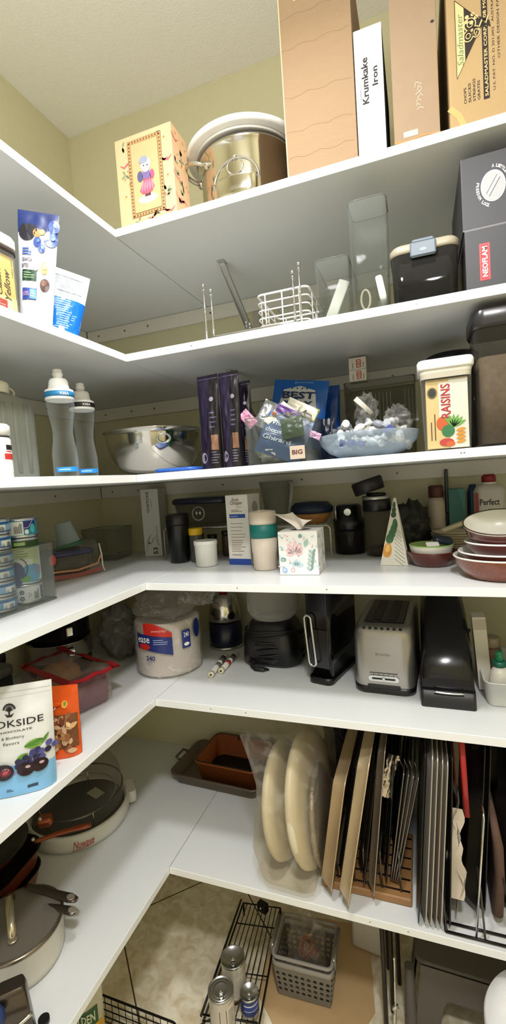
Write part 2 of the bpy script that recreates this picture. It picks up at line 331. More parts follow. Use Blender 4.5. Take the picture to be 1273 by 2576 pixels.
# ================================================================ top shelf
CARD = mat('kraft_cardboard', '#947a5c', .8, bump=.35, bs=120, var=.05, vs=14, stretch=(1, 1, 9)); CARD2 = mat('light_kraft_cardboard', '#937d64', .85, bump=.3, bs=160, var=.07, vs=25); CARD3 = mat('aged_cardboard', '#a58a60', .8, bump=.2, bs=140, var=.06, vs=12)
INK = c('#1d1815', .7); STEEL = mat('polished_steel', '#cfcabf', .12, 1, var=.02); BRUSH = mat('brushed_steel', '#b9b6ae', .3, 1, bump=.1, bs=300, stretch=(1, 1, 30)); CHROME = c('#d8d8d6', .08, 1); DARK = c('#151517', .35); BLACK = c('#0c0c0d', .3); WHITE = c('#f3f2ee', .45); CREAM = c('#e9e2cc', .5)
def g_gift(b, w=.18, h=.255):
    f = front(-w/2, 0, 0); P = [c('#d98a80'), c('#c86a6a'), c('#8c9a74'), c('#6f7a62'), c('#e8c07a')]; R = random.Random(3); BR = c('#7c5b40'); TAN = c('#e2b383')
    def motif(f, u0, u1, v0, v1, n, sk=None):
        for _ in range(n):
            u, v = R.uniform(u0, u1), R.uniform(v0, v1)
            if sk and sk[0] < u < sk[1] and sk[2] < v < sk[3]: continue
            k = R.randrange(3)
            if k == 0: b.dline(f, [(u-.018+.012*i, v+.006*math.sin(i*1.8+u*90)) for i in range(4)], [.002, .006, .006, .002], R.choice(P[:2]), 1)
            elif k == 1:
                for a in range(3): b.dleaf(f, u, v, .016, .007, R.uniform(0, 6), P[2+a % 2], 1)
            else: b.ddisc(f, u, v, .005, .004, P[4], 1, 10); b.ddisc(f, u+.002, v+.002, .003, .002, P[1], 2, 8)
    motif(f, .02, w-.02, .012, h-.014, 60, (.042, .142, .036, .236)); motif(right(w/2, 0, 0), .012, .08, .012, h-.012, 24)
    for (m, u0, v0, u1, v1, k) in ((BR, .040, .034, .148, .240, 1), (c('#d6a36c'), .0415, .0355, .1465, .2385, 2), (BR, .050, .044, .138, .230, 3), (TAN, .0515, .0455, .1365, .2285, 4)): b.drect(f, u0, v0, u1, v1, m, k)
    for i in range(22):
        v = .037+i*.0092; b.drect(f, .043, v, .048, v+.0045, BR, 3); b.drect(f, .14, v, .145, v+.0045, BR, 3)
    for i in range(11): u = .046+i*.0092; b.drect(f, u, .0365, u+.0045, .042, BR, 3); b.drect(f, u, .232, u+.0045, .237, BR, 3)
    b.ddisc(f, .096, .076, .03, .012, c('#f4f0ea'), 5)                       # figurine on a snowy base
    b.dpoly(f, [(.086, .082), (.106, .082), (.104, .096), (.09, .096)], c('#6b3a3a'), 6)
    b.dpoly(f, [(.072, .1), (.08, .091), (.096, .088), (.112, .093), (.119, .104), (.107, .131), (.088, .131)], c('#d8607a'), 7)
    for i in range(5): b.dleaf(f, .078+i*.009, .095, .03, .006, 1.3+.1*i, c('#e98aa0'), 8)
    b.dpoly(f, [(.082, .128), (.11, .128), (.106, .15), (.086, .15)], c('#7c6da0'), 8); b.ddisc(f, .076, .138, .009, .014, c('#5d5a86'), 8); b.ddisc(f, .114, .136, .007, .012, c('#b05a86'), 8)
    b.ddisc(f, .096, .165, .016, .02, c('#f5f1ee'), 9); b.ddisc(f, .09, .178, .014, .01, c('#9aa0b4'), 10); b.ddisc(f, .101, .162, .002, .0025, INK, 10, 8); b.ddisc(f, .09, .163, .002, .0025, INK, 10, 8)
t = carton('gift_box', 'peach gift box printed with ribbons and a framed figurine in a pink dress', 'box', (.695, -.572, S1+.0006), 0, .18, .088, .255, c('#e6bd93', .55), g_gift)
# stock pot
px, py = .932, -.388
t = thing('stock_pot', 'polished steel stock pot with loop handles on the top shelf', 'pot', (px, py, S1+.0006)); t.scale = (1.02, 1.02, 1.11)
b = MB(); b.lathe([(.118, 0), (.128, .004), (.132, .02), (.132, .165), (.139, .172), (.141, .178), (.139, .182), (.129, .180), (.128, .02), (0, .012)], STEEL, 56); b.build('body', t)
def loop_handle(ang, z, r0, sp=.042, out=.055, m=STEEL, rad=.0055):
    h = MB(); P = []
    for i in range(13):
        a = PI*i/12; s_ = sp*math.cos(a); o_ = out*math.sin(a)**.7; P.append(((r0+o_-.003)*math.cos(ang)-s_*math.sin(ang), (r0+o_-.003)*math.sin(ang)+s_*math.cos(ang), z+.012*math.sin(a)))
    h.tube(P, rad, m, 8)
    for s_ in (-sp, sp):
        q = Vector((r0*math.cos(ang)-s_*math.sin(ang), r0*math.sin(ang)+s_*math.cos(ang), z)); h.ball(q, .011, m, 8)
    return h
loop_handle(-2.5, .145, .128).build('handle', t); loop_handle(.64, .145, .128).build('handle', t)
b = MB(); b.lathe([(.1, 0), (.163, .0), (.169, .004), (.170, .012), (.165, .016), (.02, .017)], c('#efeee8', .35), 56); b.lathe([(.142, -.006), (.146, -.006), (.146, .002), (.142, .002)], c('#dedcd4', .4), 56, cap0=False, cap1=False)
b.build('round_lid', None, (.932, -.398, S1+.2098), 0, 'round white plastic lid lying across the steel stock pot', 'lid')  # round white lid, wider than the pot
t = thing('saucepan', 'small steel pan with a looped wire handle in front of the stock pot', 'pot', (.962, -.572, S1+.0006))
b = MB(); b.lathe([(.03, 0), (.038, .003), (.042, .02), (.043, .05), (.046, .053), (.044, .055), (.041, .05), (.04, .02), (0, .008)], STEEL, 32, sx=1.35, sy=.5); b.build('body', t)
b = MB(); b.tube([(.062*math.cos(a), -.0, .045+.062*math.sin(a)) for a in [PI*i/16 for i in range(17)]], .0035, CHROME, 8); b.ball((0, -.002, .107), .007, CHROME, 8)
b.tube([(.022*math.cos(a), -.004, .085+.02*math.sin(a)) for a in [2*PI*i/14 for i in range(14)]], .002, CHROME, 6, True); b.build('handle', t)
# cardboard boxes
def g1(b):
    f = front(-.086, 0, 0); b.drect(f, .04, .40, .12, .48, c('#d9bf93', .35), 1); F2 = c('#957a5b', .9)
    for i, v in enumerate((.05, .11, .19, .3, .37)): b.dline(f, [(.005+.02*j, v+.004*math.sin(j*2+i)) for j in range(9)], .0006, F2, 1)
    b.dline(f, [(.15, .0), (.168, .02)], .003, F2, 1); b.dline(f, [(0.003, 0), (.003, .48)], .0025, c('#dcbf92', .9), 1)
carton('cardboard_box', 'plain tall kraft cardboard box touching the steel pot lid', 'box', (1.187, -.589, S1+.0006), 0, .17, .33, .49, CARD, g1, 'cardboard boxes on the top shelf')
def g2(b):
    f = front(-.031, 0, 0); b.dtext(f, 'Krumkake', .014, .118, .029, .218, INK, 1, 1, bold=.03); b.dtext(f, 'Iron', .037, .152, .050, .193, INK, 1, 1, bold=.03); b.dlines(f, .0095, .13, .0125, .165, 1, c('#777'+'777'), 1, .8, vert=True)
    s = right(.031, 0, 0); b.drect(s, .003, .004, .27, .278, c('#3a332c', .8), 1)  # right side painted dark in place of the shade between the boxes
carton('white_box', 'slim white box lettered Krumkake Iron between two cardboard boxes', 'box', (1.3055, -.589, S1+.0006), 0, .062, .275, .282, c('#f6f7f6', .4), g2)
def g3(b):
    f = front(-.048, 0, 0); L = c('#e9dcc4', .8)
    for i in range(7): b.dline(f, [(.05+.004*math.sin(i*3), .07+.008*i), (.056+.006*math.sin(i*5), .074+.009*i), (.06+.004*math.cos(i*4), .07+.0085*i)], .0009, L, 1)
    b.dline(f, [(0, .012), (.03, .009), (.06, .014), (.096, .01)], .004, c('#b07f4a', .8), 1); b.ddisc(f, .088, .24, .004, .003, INK, 1, 8); b.dline(f, [(.09, .2), (.093, .12), (.092, .05)], .002, c('#a37d52', .8), 1)
    b.drect(f, .02, .018, .05, .03, c('#e3c79f', .5), 1)
carton('cardboard_box', 'narrow scuffed cardboard box right of the white Krumkake box', 'box', (1.402, -.591, S1+.0006), .02, .096, .36, .42, CARD2, g3, 'cardboard boxes on the top shelf')
def g4(b):
    f = front(-.13, 0, 0); G = c('#5d7a52', .7); T = c('#d9b680', .8); K = c('#241b14', .8)
    b.dpoly(f, [(.017, .262), (.07, .20), (.017, .105)][::-1], K, 1); b.dpoly(f, [(.017, .262), (.034, .242), (.034, .135), (.017, .105)][::-1], T, 2)
    b.dline(f, [(.017, .262), (.07, .20), (.017, .105), (.017, .262)], .0012, K, 3)
    b.dtext(f, 'Saladmaster', .019, .128, .031, .232, G, 3, 1, shear=.25)
    for (u, v, ru, rv) in ((.045, .204, .012, .013), (.041, .182, .01, .012), (.056, .186, .008, .012)): b.dring(f, u, v, ru, rv, .002, T, 4); b.dring(f, u, v, ru*.5, rv*.5, .0016, T, 4)   # round plump badge
    for a in (0, 1.2, 2.4, 3.6, 4.8): b.ddisc(f, .047+.01*math.cos(a), .215+.008*math.sin(a), .004, .004, T, 3, 10)
    b.dline(f, [(.055, .178), (.068, .205), (.075, .196), (.08, .21)], .003, T, 4)
    b.dpoly(f, [(.062, .215), (.082, .2), (.084, .186), (.066, .2)], K, 2)
    for i, s in enumerate(('CHOPS', 'SLICES', 'STRINGS', 'GRATES')): b.dtext(f, s, .029+i*.0088, .05, .034+i*.0088, .05+.0065*len(s), K, 1, 1, bold=.01)
    b.drect(f, .067, .047, .0785, .30, K, 1); b.dtext(f, 'SALADMASTER CORP.  108 MODEL 331', .070, .052, .0762, .297, T, 2, 1, bold=.015)
    b.dtext(f, 'U.S. PAT. NO. D 201,002   AUSTRALIA DESIGN', .0855, .06, .0905, .30, K, 1, 1); b.dtext(f, 'OTHER DESIGN PAT. NO. 365', .0955, .12, .1, .30, K, 1, 1)
    b.dline(f, [(0, .05), (.018, .03), (.03, .0)], .012, c('#c99d62', .8), 1)
carton('cardboard_box', 'yellowed cardboard box with black printed triangle logo, rightmost on the top shelf', 'box', (1.6, -.591, S1+.0006), 0, .26, .36, .43, CARD3, g4, 'cardboard boxes on the top shelf', .004)
# ================================================================ second shelf
CLEAR = clear('clear_acrylic', '#f6f7f5', '#8f938e', .02, .5); CLEARD = clear('clear_dark_acrylic', '#eeeeea', '#6d6c66', .05, .55); SMOKE = clear('smoked_glass', '#6c6a66', '#3a3936', .25, .85); FROST = clear('frosted_plastic', '#b9bbb0', '#a5a79b', .62, .95, .45); FILM = clear('clear_film', '#f6f6f3', '#f2f1ee', .05, .3, .18, .5, 20, .35)
H = PI/2
# cake mix canister, left edge
t = thing('food_canister', 'clear canister with white lid holding a yellow Classic Yellow cake box', 'canister', (.585, -1.02, S2+.0006), H)
b = MB(); b.rprism([(.150, .1, .018, 0, 0, .055), (.156, .106, .02, .004, 0, .055), (.156, .106, .02, .140, 0, .055)], clear('canister_clear', '#f7f7f4', '#bdbdb6', .03, .5), 5, True, False); b.build('jar', t)
b = MB(); b.rprism([(.16, .11, .02, .141, 0, .055), (.162, .112, .021, .147, 0, .055), (.162, .112, .021, .160, 0, .055), (.156, .106, .02, .166, 0, .055)], WHITE, 5); b.rprism([(.161, .111, .021, .132, 0, .055), (.161, .111, .021, .1405, 0, .055)], c('#3d3331'), 5); b.build('lid', t)
b = MB(); b.box(-.068, .07, .010, .1, .0045, .128, c('#eccb74', .5), .001); f = front(-.068, .010, .0045)
b.drect(f, 0, 0, .138, .035, c('#e9d6a4'), 1); b.dtext(f, 'Classic', .088, .034, .102, .092, c('#4a3a16'), 2, 1, shear=.3, bold=.01); b.dtext(f, 'Yellow', .108, .028, .124, .092, c('#4a3a16'), 2, 1, shear=.3, bold=.01)
b.drect(f, .06, -.0, .112, .026, c('#c2322c'), 2); b.dlines(f, .065, .003, .11, .022, 4, c('#e9a79a'), 3); b.ddisc(f, .118, .012, .007, .016, c('#efe2c8'), 3); b.ddisc(f, .096, .106, .009, .009, c('#bcd0c4'), 2); b.ddisc(f, .096, .106, .005, .005, c('#7fa6ae'), 3); b.dtext(f, 'cake mix', .13, .08, .134, .12, c('#4a3a16'), 2, 1); b.build('cake_mix_box', t)
# granola pouch
W, Hh = .115, .255; _f = pouch(.070, Hh, .038, 1.25, .002, 2); fr = lambda u, v, k=0, side=-1: _f(u*.609, v, k, side)
t = thing('granola_pouch', 'white and navy blueberry granola pouch beside the yellow cake box', 'bag', (.563, -.888, S2+.005), (0, .11, .55))
GW = c('#d4dae6', .35, var=.03); b = MB(); add_pouch(b, fr, W, Hh, GW); NAV = c('#1f2f66', .35); MID = c('#41589e', .35)
b.sheet(lambda a, q: fr((a-.5)*W, Hh*(.80+.045*math.sin(a*5)+(.2-.045*math.sin(a*5))*q), 1), 16, 8, NAV)
b.ddisc(fr, .0, .205, .012, .01, c('#d08a54', .6), 2); b.ddisc(fr, -.012, .212, .012, .012, c('#1b1724', .6), 2); b.ddisc(fr, -.03, .205, .024, .02, c('#14121c', .6), 2); b.ddisc(fr, .015, .208, .008, .007, c('#e2a96f', .6), 3)
for (u, v, r) in ((.002, .184, .012), (.016, .17, .0105), (.04, .195, .02), (.047, .225, .016)): b.ddisc(fr, u, v, r, r*.95, MID, 3, 18); b.ddisc(fr, u+r*.25, v+r*.25, r*.45, r*.4, c('#6c83c4', .4), 4, 14)
b.dlines(fr, -.042, .152, -.012, .17, 3, MID, 2, .6); b.dtext(fr, 'GRANOLA', -.043, .138, -.012, .147, c('#5a4636'), 2, 0, .02); b.dtext(fr, 'BITES', -.043, .124, -.022, .133, c('#5a4636'), 2, 0, .02)
b.drect(fr, -.041, .095, .004, .119, c('#22432c'), 2, 6, 2); b.dlines(fr, -.037, .099, 0, .115, 3, c('#8fae84'), 3, .4); b.drect(fr, -.041, .052, .006, .078, c('#3b4fa0'), 2, 6, 2); b.drect(fr, -.016, .054, .005, .076, c('#5fa6dc'), 3, 3, 2); b.dtext(fr, '100%', -.038, .06, -.018, .07, c('#e3b9d8'), 4); b.dlines(fr, -.014, .057, .003, .073, 3, WHITE, 4)
b.dleaf(fr, .0, .117, .02, .012, 1.2, c('#e3d7b0'), 4); b.ddisc(fr, .027, .126, .01, .014, c('#d2a061'), 2); b.ddisc(fr, .029, .13, .006, .008, c('#e7c58c'), 3); b.ddisc(fr, .03, .088, .015, .015, c('#4a2b1f'), 2, 18); b.ddisc(fr, .027, .092, .008, .007, c('#7d5340'), 3)
b.build('pouch', t)
# blue and white pouch seen from its back
W, Hh = .085, .155; _g = pouch(.070, Hh, .035, 1.42, .0015, 5, lean=-.006); fr = lambda u, v, k=0, side=-1: _g(u*.82, v, k, side)
t = thing('snack_pouch', 'white and bright blue pouch with flared top beside the granola pouch', 'bag', (.568, -.806, S2+.0075), (0, .17, .95))
b = MB(); add_pouch(b, fr, W, Hh, c('#eceff3', .35)); BL = c('#1273d8', .35); b.drect(fr, -W*.497, .001, W*.497, .083, BL, 1, 16, 10)
b.dlines(fr, -.036, .008, .026, .08, 13, c('#8fc3f2'), 2, .38, 4); b.dlines(fr, -.036, .09, .028, .138, 11, c('#9aa3ad'), 1, .3, 6); b.drect(fr, -.037, .137, .029, .1385, c('#6d7681'), 2, 4); b.drect(fr, -.037, .1, .029, .1015, c('#6d7681'), 2, 4)
b.drect(fr, -.02, .003, -.004, .013, WHITE, 3, 3); b.build('pouch', t)
# upside-down wire stands: legs point up
def wire_stand(name, label, x0, x1, y0, y1, h, m=CHROME, up=0):
    t = thing(name, label, 'rack', (x0, y0, S2+.0006+up), 0, 'upturned wire stands'); w, d = x1-x0, y1-y0
    b = MB(); b.tube([(x, y, .003) for x, y in rr(w, d, .01, 3, w/2, d/2)], .0025, m, 6, True)
    for i in range(1, 9): b.tube([(w*i/9, 0, .003), (w*i/9, d, .003)], .0016, m, 6)
    b.build('grid', t)
    for (x, y) in ((.002, .002), (w-.002, .002), (.002, d-.002), (w-.002, d-.002)):
        q = MB(); q.tube([(x, y, .004), (x, y, h)], .0026, m, 8); q.ball((x, y, h+.002), .0052, m, 8); q.lathe([(.0045, h-.012), (.0045, h-.008)], m, 8, (x, y, 0)); q.build('leg', t)
    return t
wire_stand('wire_stand', 'upturned chrome wire stand with taller legs beside the white wire basket', .853, 1.118, -.592, -.262, .142)
wire_stand('wire_stand', 'upturned chrome wire stand with slightly shorter legs, nested within the taller one', .871, 1.10, -.586, -.28, .122, CHROME, .006)
# white wire basket
t = thing('wire_basket', 'small white wire basket behind the upturned chrome stands', 'basket', (1.066, -.578, S2+.0125)); WW = c('#eceae6', .35)
w, d, h = .135, .20, .079; b = MB()
for i in range(5): b.tube([(x, y, .002+h*i/4) for x, y in rr(w, d, .014, 4, 0, d/2)], .0027 if i == 4 else .0019, WW, 6, True)
for x in (-.045, .0, .045):
    for y in (-.0012, d+.0012): b.tube([(x, y, 0), (x, y, h)], .0018, WW, 6)
    b.tube([(x, 0, .001), (x, d, .001)], .0016, WW, 6)
for y in (.04, .1, .16):
    for x in (-w/2-.001, w/2+.001): b.tube([(x, y, 0), (x, y, h)], .0018, WW, 6)
b.build('basket', t)
# clear bins
def clear_bin(label, x0, x1, y0, d, h, z, r=.012, m=CLEAR, taper=.93, rz=0, group=None):
    w = x1-x0; t = thing('clear_bin', label, 'bin', ((x0+x1)/2, y0, z+.0006), rz, group); b = MB(); b.bin(w, d, r, 0, h, .003, m, taper, 0, d/2, 0); b.build('bin', t)
    b = MB(); b.tube([(x, y, h) for x, y in rr(w-.002, d-.002, r, 4, 0, d/2)], .0018, clear('clear_rim', '#e0e2de', '#8e928c', .3, .8), 6, True); b.build('rim', t); return t
clear_bin('low clear acrylic bin behind the white wire basket', .985, 1.09, -.345, .18, .125, S2+.0125, group=None)
clear_bin('short clear acrylic bin right of the white wire basket', 1.150, 1.234, -.568, .2, .150, S2)
clear_bin('tall clear acrylic container nearly touching the shelf above it', 1.2385, 1.329, -.58, .1, .262, S2, .016)
b = MB(); b.rprism([(.055, .1, .01, 0), (.06, .105, .012, .003), (.06, .105, .012, .013), (.052, .098, .01, .016)], c('#efeee6', .4), 4); b.build('cover_plate', None, (1.3005, -.53, S2+.053), (0, math.radians(80), 0), 'flat white plastic cover standing inside the tall clear container', 'lid')
b = MB(); b.rprism([(.026, .008, .003, 0), (.028, .012, .004, .004), (.028, .012, .004, .1)], c('#e8e9e4', .4), 3); b.build('scraper', None, (1.178, -.535, S2+.012), (0, .42, .1), 'white plastic scraper leaning inside the short clear bin', 'kitchen tool')
b = MB(); b.tube([(.011*math.cos(a), 0, .04+.024*math.sin(a)) for a in [2*PI*i/16 for i in range(16)]], .003, c('#cfc7b6', .4), 6, True); b.tube([(0, 0, .016), (0, 0, -.002)], .003, c('#cfc7b6', .4)); b.build('ring_pull', None, (1.268, -.53, S2+.008), 0, 'pale plastic loop standing inside the tall clear container', 'kitchen tool')
# glass container with clip lid
t = thing('clip_container', 'smoked glass storage box with slate grey clip on its lid', 'container', (1.4062, -.586, S2+.0006))
b = MB(); b.rprism([(.13, .14, .02, 0, 0, .075), (.138, .15, .024, .006, 0, .075), (.146, .155, .026, .112, 0, .078), (.140, .149, .024, .112, 0, .078), (.132, .142, .022, .008, 0, .075)], SMOKE, 6); b.build('glass_body', t)
b = MB(); b.rprism([(.12, .13, .02, .006, 0, .075), (.126, .134, .02, .085, 0, .076)], mat('dark_contents', '#2c2422', .6), 5); b.build('contents', t)
b = MB(); b.rprism([(.148, .157, .027, .113, 0, .078), (.151, .16, .028, .118, 0, .078), (.151, .16, .028, .128, 0, .078), (.14, .15, .024, .134, 0, .078)], c('#a59c88', .4), 6); b.build('lid', t)
b = MB(); b.box(-.03, .026, -.008, .0, .098, .132, c('#66727e', .4), .004); b.box(-.026, .022, -.002, .03, .131, .140, c('#66727e', .4), .003); b.ddisc(front(0, -.008, 0), -.002, .112, .008, .004, c('#87919b', .4), 1); b.build('clip', t)
# two black cookware cartons
BX = mat('black_carton', '#2e2e33', .45, var=.04)
def g5(b):
    f = front(-.1, 0, 0); b.ddisc(f, .062, .082, .024, .032, c('#e6e6e6'), 1, 30); b.ddisc(f, .062, .082, .0215, .029, c('#a9a9ab'), 2, 30); b.dpoly(f, [(.049, .068), (.054, .062), (.075, .096), (.07, .102)], c('#c9c9cb'), 3); b.dline(f, [(.049, .068), (.07, .102)], .0012, c('#555555'), 4); b.dline(f, [(.054, .062), (.075, .096)], .0012, c('#555555'), 4)
    for s_, a0, fl in (('FREEDOM LOCK', 3.7, 1), ('A LITTLE TWIST', .6, 1)):
        n = len(s_)
        for i, ch in enumerate(s_):
            if ch == ' ': continue
            a = a0+(i-n/2)*.135*-1 if a0 < 2 else a0+(i-n/2)*.135
            V, F = text_geo(ch, .03); rr_ = .036; up = 1 if a0 < 2 else -1
            P = []
            for x, y in V:
                x = (x-.5)*.0042; y = (y-.5)*.007; tx, ty = math.sin(a)*up, -math.cos(a)*up; nx, ny = math.cos(a)*up, math.sin(a)*up
                P.append(f(.062+math.cos(a)*rr_*.84+x*tx+y*nx*.8, .082+math.sin(a)*rr_*1.12+x*ty+y*ny, 2))
            b.add(P, F, WHITE, False)
    b.drect(f, 0, .0, .2, .0015, c('#8d8d90'), 1)
def g6(b):
    f = front(-.1, 0, 0); b.drect(f, .028, .018, .049, .096, c('#b92f35'), 1); b.drect(f, .0295, .0195, .0475, .0945, c('#e0777a'), 2); b.drect(f, .0305, .0205, .0465, .0935, c('#b92f35'), 3); b.dtext(f, 'NEOFLAM', .033, .025, .044, .089, c('#f3e4e2'), 4, 1, .03)
    b.drect(f, 0, .1265, .2, .128, c('#77777b'), 1)
carton('cookware_box', 'black carton with red NEOFLAM label under another black carton', 'box', (1.590, -.592, S2+.0006), 0, .2, .28, .128, BX, g6, 'black cookware cartons')
carton('cookware_box', 'black carton with grey twist dial picture, upper one of two', 'box', (1.587, -.592, S2+.1292), 0, .2, .28, .152, BX, g5, 'black cookware cartons')
# ================================================================ third shelf (eye level)
# white jar at the left edge
t = thing('supplement_jar', 'small white screw-top jar with black and red label at the left edge', 'jar', (.545, -1.018, S3+.0006), H)
b = MB(); b.lathe([(.029, 0), (.031, .003), (.031, .08), (.027, .088), (.026, .09)], WHITE, 32); f = cyl(.031, -PI/2, 0)
b.drect(f, -.06, .012, .06, .078, c('#ecebe8'), 1, 24); b.drect(f, .0, .058, .028, .068, c('#1b1b1d'), 2, 8); b.drect(f, -.005, .038, .025, .05, c('#c8382f'), 2, 8); b.dlines(f, .0, .052, .024, .057, 1, c('#c8382f'), 2); b.build('jar', t)
b = MB(); b.lathe([(.0285, .087), (.0285, .09), (.0315, .091), (.0315, .108), (.028, .112)], WHITE, 32, fn=lambda a, z: 1+.01*math.cos(a*40) if z < .11 else 1); b.lathe([(.0292, .083), (.0292, .087)], c('#222222'), 32); b.build('lid', t)
# frosted water jug
t = thing('water_jug', 'frosted plastic water jug with cream cap and loop strap', 'jug', (.36, -.862, S3+.0006), H)
b = MB(); b.rprism([(.195, .12, .03, 0, 0, 0), (.205, .13, .035, .006), (.205, .13, .035, .19), (.19, .12, .04, .208), (.12, .09, .04, .222), (.09, .085, .042, .226)], FROST, 6); b.build('jug', t)
b = MB()
for x in (-.05, -.015, .02, .055): b.rprism([(.012, .004, .002, .02, x, -.066), (.012, .004, .002, .195, x, -.066)], FROST, 2)
b.build('rib', t)
b = MB(); b.lathe([(.050, .222), (.052, .224), (.052, .246), (.049, .250)], CREAM, 40, fn=lambda a, z: 1+.008*math.cos(a*36) if z < .247 else 1); b.build('cap', t)
b = MB(); b.tube([(.048+.022*math.sin(PI*i/12), -.015+.0*i, .232+.012*math.cos(PI*i/12)) for i in range(13)], .003, CREAM, 8); b.build('strap', t)
# two water bottles
def bottle(label, x, y, band):
    t = thing('water_bottle', label, 'bottle', (x, y, S3+.0006), .9, 'clear water bottles with white caps'); BC = clear('bottle_clear', '#fbfcfc', '#b5bcbd', .03, .6, .05)
    b = MB(); b.lathe([(.026, 0), (.030, .003), (.031, .02), (.031, .06), (.026, .095), (.0245, .115), (.027, .14), (.032, .165), (.034, .185), (.034, .197), (.031, .2)], BC, 40, fn=lambda a, z: 1+.012*math.cos(a*12) if .03 < z < .16 else 1); b.build('bottle', t)
    b = MB(); f = cyl(.0318, -PI/2, 0); BLU = c('#2f8ee0', .4); b.drect(f, -.03, .014, .03, .026, BLU, 1, 14); b.dlines(f, -.024, .017, .02, .023, 1, c('#9fd0f5'), 2, .5); b.build('printed_band', t)
    b = MB(); b.lathe([(.0335, .196), (.0355, .198), (.0355, .204), (.0355, .218), (.034, .222), (.026, .226), (.024, .236), (.0235, .244), (.02, .25), (.012, .252)], WHITE, 36); b.lathe([(.0362, .203), (.0362, .216)], band, 36); f = cyl(.0362, -PI/2, 0); b.dtext(f, 'XSEA', -.006, .206, .018, .213, WHITE, 1, bold=.02); b.build('collar', t)
    b = MB(); b.lathe([(.011, .25), (.0115, .258), (.013, .26), (.013, .264), (.011, .267), (.0115, .273), (.009, .275)], WHITE, 24); b.build('spout', t)
p = atx(168, 1190, .52); bottle('water bottle with bright blue collar, in front of the frosted jug', .52, p.y, c('#2a7fb4', .4))
p = atx(221, 1190, .46); bottle('water bottle with black collar, behind the blue-collared one', .46, p.y, c('#1a1a1c', .4))
# mixing bowl
t = thing('mixing_bowl', 'steel mixing bowl with hanging ring in the corner', 'bowl', (.492, -.30, S3+.0006), .72)
b = MB(); P = [(.055, 0)]+[(.055+.115*math.sin(a)**.9, .004+.148*(1-math.cos(a))) for a in [PI/2*i/14 for i in range(1, 15)]]; b.lathe(P+[(.177, .153), (.179, .156), (.174, .157)]+[(r-.002, z+.002) for r, z in reversed(P)], STEEL, 64, cap1=False); b.build('bowl', t)
b = MB(); b.tube([(.021*math.cos(a), -.172-.004*math.sin(a), .117+.014*math.sin(a)) for a in [2*PI*i/24 for i in range(24)]], .003, CHROME, 8, True); b.box(-.009, .009, -.177, -.155, .129, .14, STEEL, .003); b.build('ring', t)
b = MB(); b.rprism([(.12, .1, .02, 0), (.128, .108, .022, .002), (.128, .108, .022, .009), (.116, .096, .018, .011), (.11, .09, .016, .009)], c('#2f62c0', .4), 5); b.build('blue_cover', None, (.722, -.548, S3+.0006), .1, 'flat blue plastic lid lying before the steel mixing bowl', 'lid')
W, Hh = .07, .165; fr = pouch(W, Hh, .03, 1, .002, 12); b = MB(); add_pouch(b, fr, W, Hh, c('#1e8f45', .35)); b.drect(fr, -.02, .02, .02, .1, c('#7ec794', .4), 1, 6, 8); b.build('snack_pouch', None, (.79, -.47, S3+.0006), -.1, 'green pouch half hidden behind the dark purple pouches', 'bag')
# dark purple pouches
def purple(label, x, y, w, h, rz, seed):
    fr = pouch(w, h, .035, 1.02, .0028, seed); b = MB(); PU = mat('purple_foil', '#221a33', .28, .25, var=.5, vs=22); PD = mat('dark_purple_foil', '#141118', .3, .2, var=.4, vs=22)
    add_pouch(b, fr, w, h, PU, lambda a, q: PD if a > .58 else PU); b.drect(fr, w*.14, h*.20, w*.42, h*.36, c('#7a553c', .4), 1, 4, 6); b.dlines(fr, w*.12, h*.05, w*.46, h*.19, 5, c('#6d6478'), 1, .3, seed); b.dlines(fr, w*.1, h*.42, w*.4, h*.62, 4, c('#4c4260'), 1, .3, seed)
    b.drect(fr, -w*.48, h*.955, w*.48, h*.965, c('#4c4360', .3), 1, 8); b.ddisc(fr, w*.2, h*.74, w*.1, w*.1, c('#8a8494', .4), 1, 12); b.ddisc(fr, -w*.25, h*.12, w*.16, h*.06, c('#8d879c', .25), 1, 12)
    b.build('foil_pouch', None, (x, y, S3+.0006), rz, label, 'bag', 'dark purple foil pouches')
purple('dark purple foil pouch, leftmost of three, closest to the mixing bowl', .827, -.548, .066, .262, -.12, 1)
purple('dark purple foil pouch with brown label square, middle of three', .892, -.55, .06, .262, -.1, 4)
purple('dark purple foil pouch, rightmost of three beside the wrapper bin', .908, -.49, .05, .245, -.1, 8)
# clear bin heaped with wrappers
x0, x1 = .940, 1.108; clear_bin('clear bin heaped with snack wrappers, right of the purple pouches', x0, x1, -.582, .21, .125, S3, .01, CLEAR, .97)
def packet(name, label, loc, rot, w, h, t, m, seed, prn=None, cat='packet', group='snack packets in the clear bin'):
    fr = pouch(w, h, t, 1, .003, seed)
    def f2(u, v, k=0, side=-1):            # sealed at both ends
        q = fr(u, v, k, side); s = min(1, 4*v/h); return (q[0], (q[1]-side*.001)*s*1.0+side*(.001+.0007*k), q[2])
    b = MB(); b.sheet(lambda a, q: f2((a-.5)*w, q*h), 16, 20, m); b.sheet(lambda a, q: f2((.5-a)*w, q*h, 0, 1), 16, 20, m)
    if prn: prn(b, f2)
    b.build(name, None, loc, rot, label, cat, group)
def pj(b, f):
    b.dpoly(f, [(-.062, .115), (-.05, .178), (0, .192), (.05, .178), (.062, .115), (.03, .07), (-.03, .07)], c('#cfd3d8'), 1); N_ = c('#1c2c55')
    for i, s_ in enumerate(('BEST', 'JELLY', 'BEANS')): b.dtext(f, s_, -.052+.004*i, .149-.03*i, .052-.004*i, .172-.03*i, N_, 3, 0, .03)
    for i in range(4): b.ddisc(f, -.024+.016*i, .183, .003, .003, N_, 3, 5)
    b.dtext(f, 'gourmet', -.02, .199, .04, .206, c('#9fc4ec'), 2)
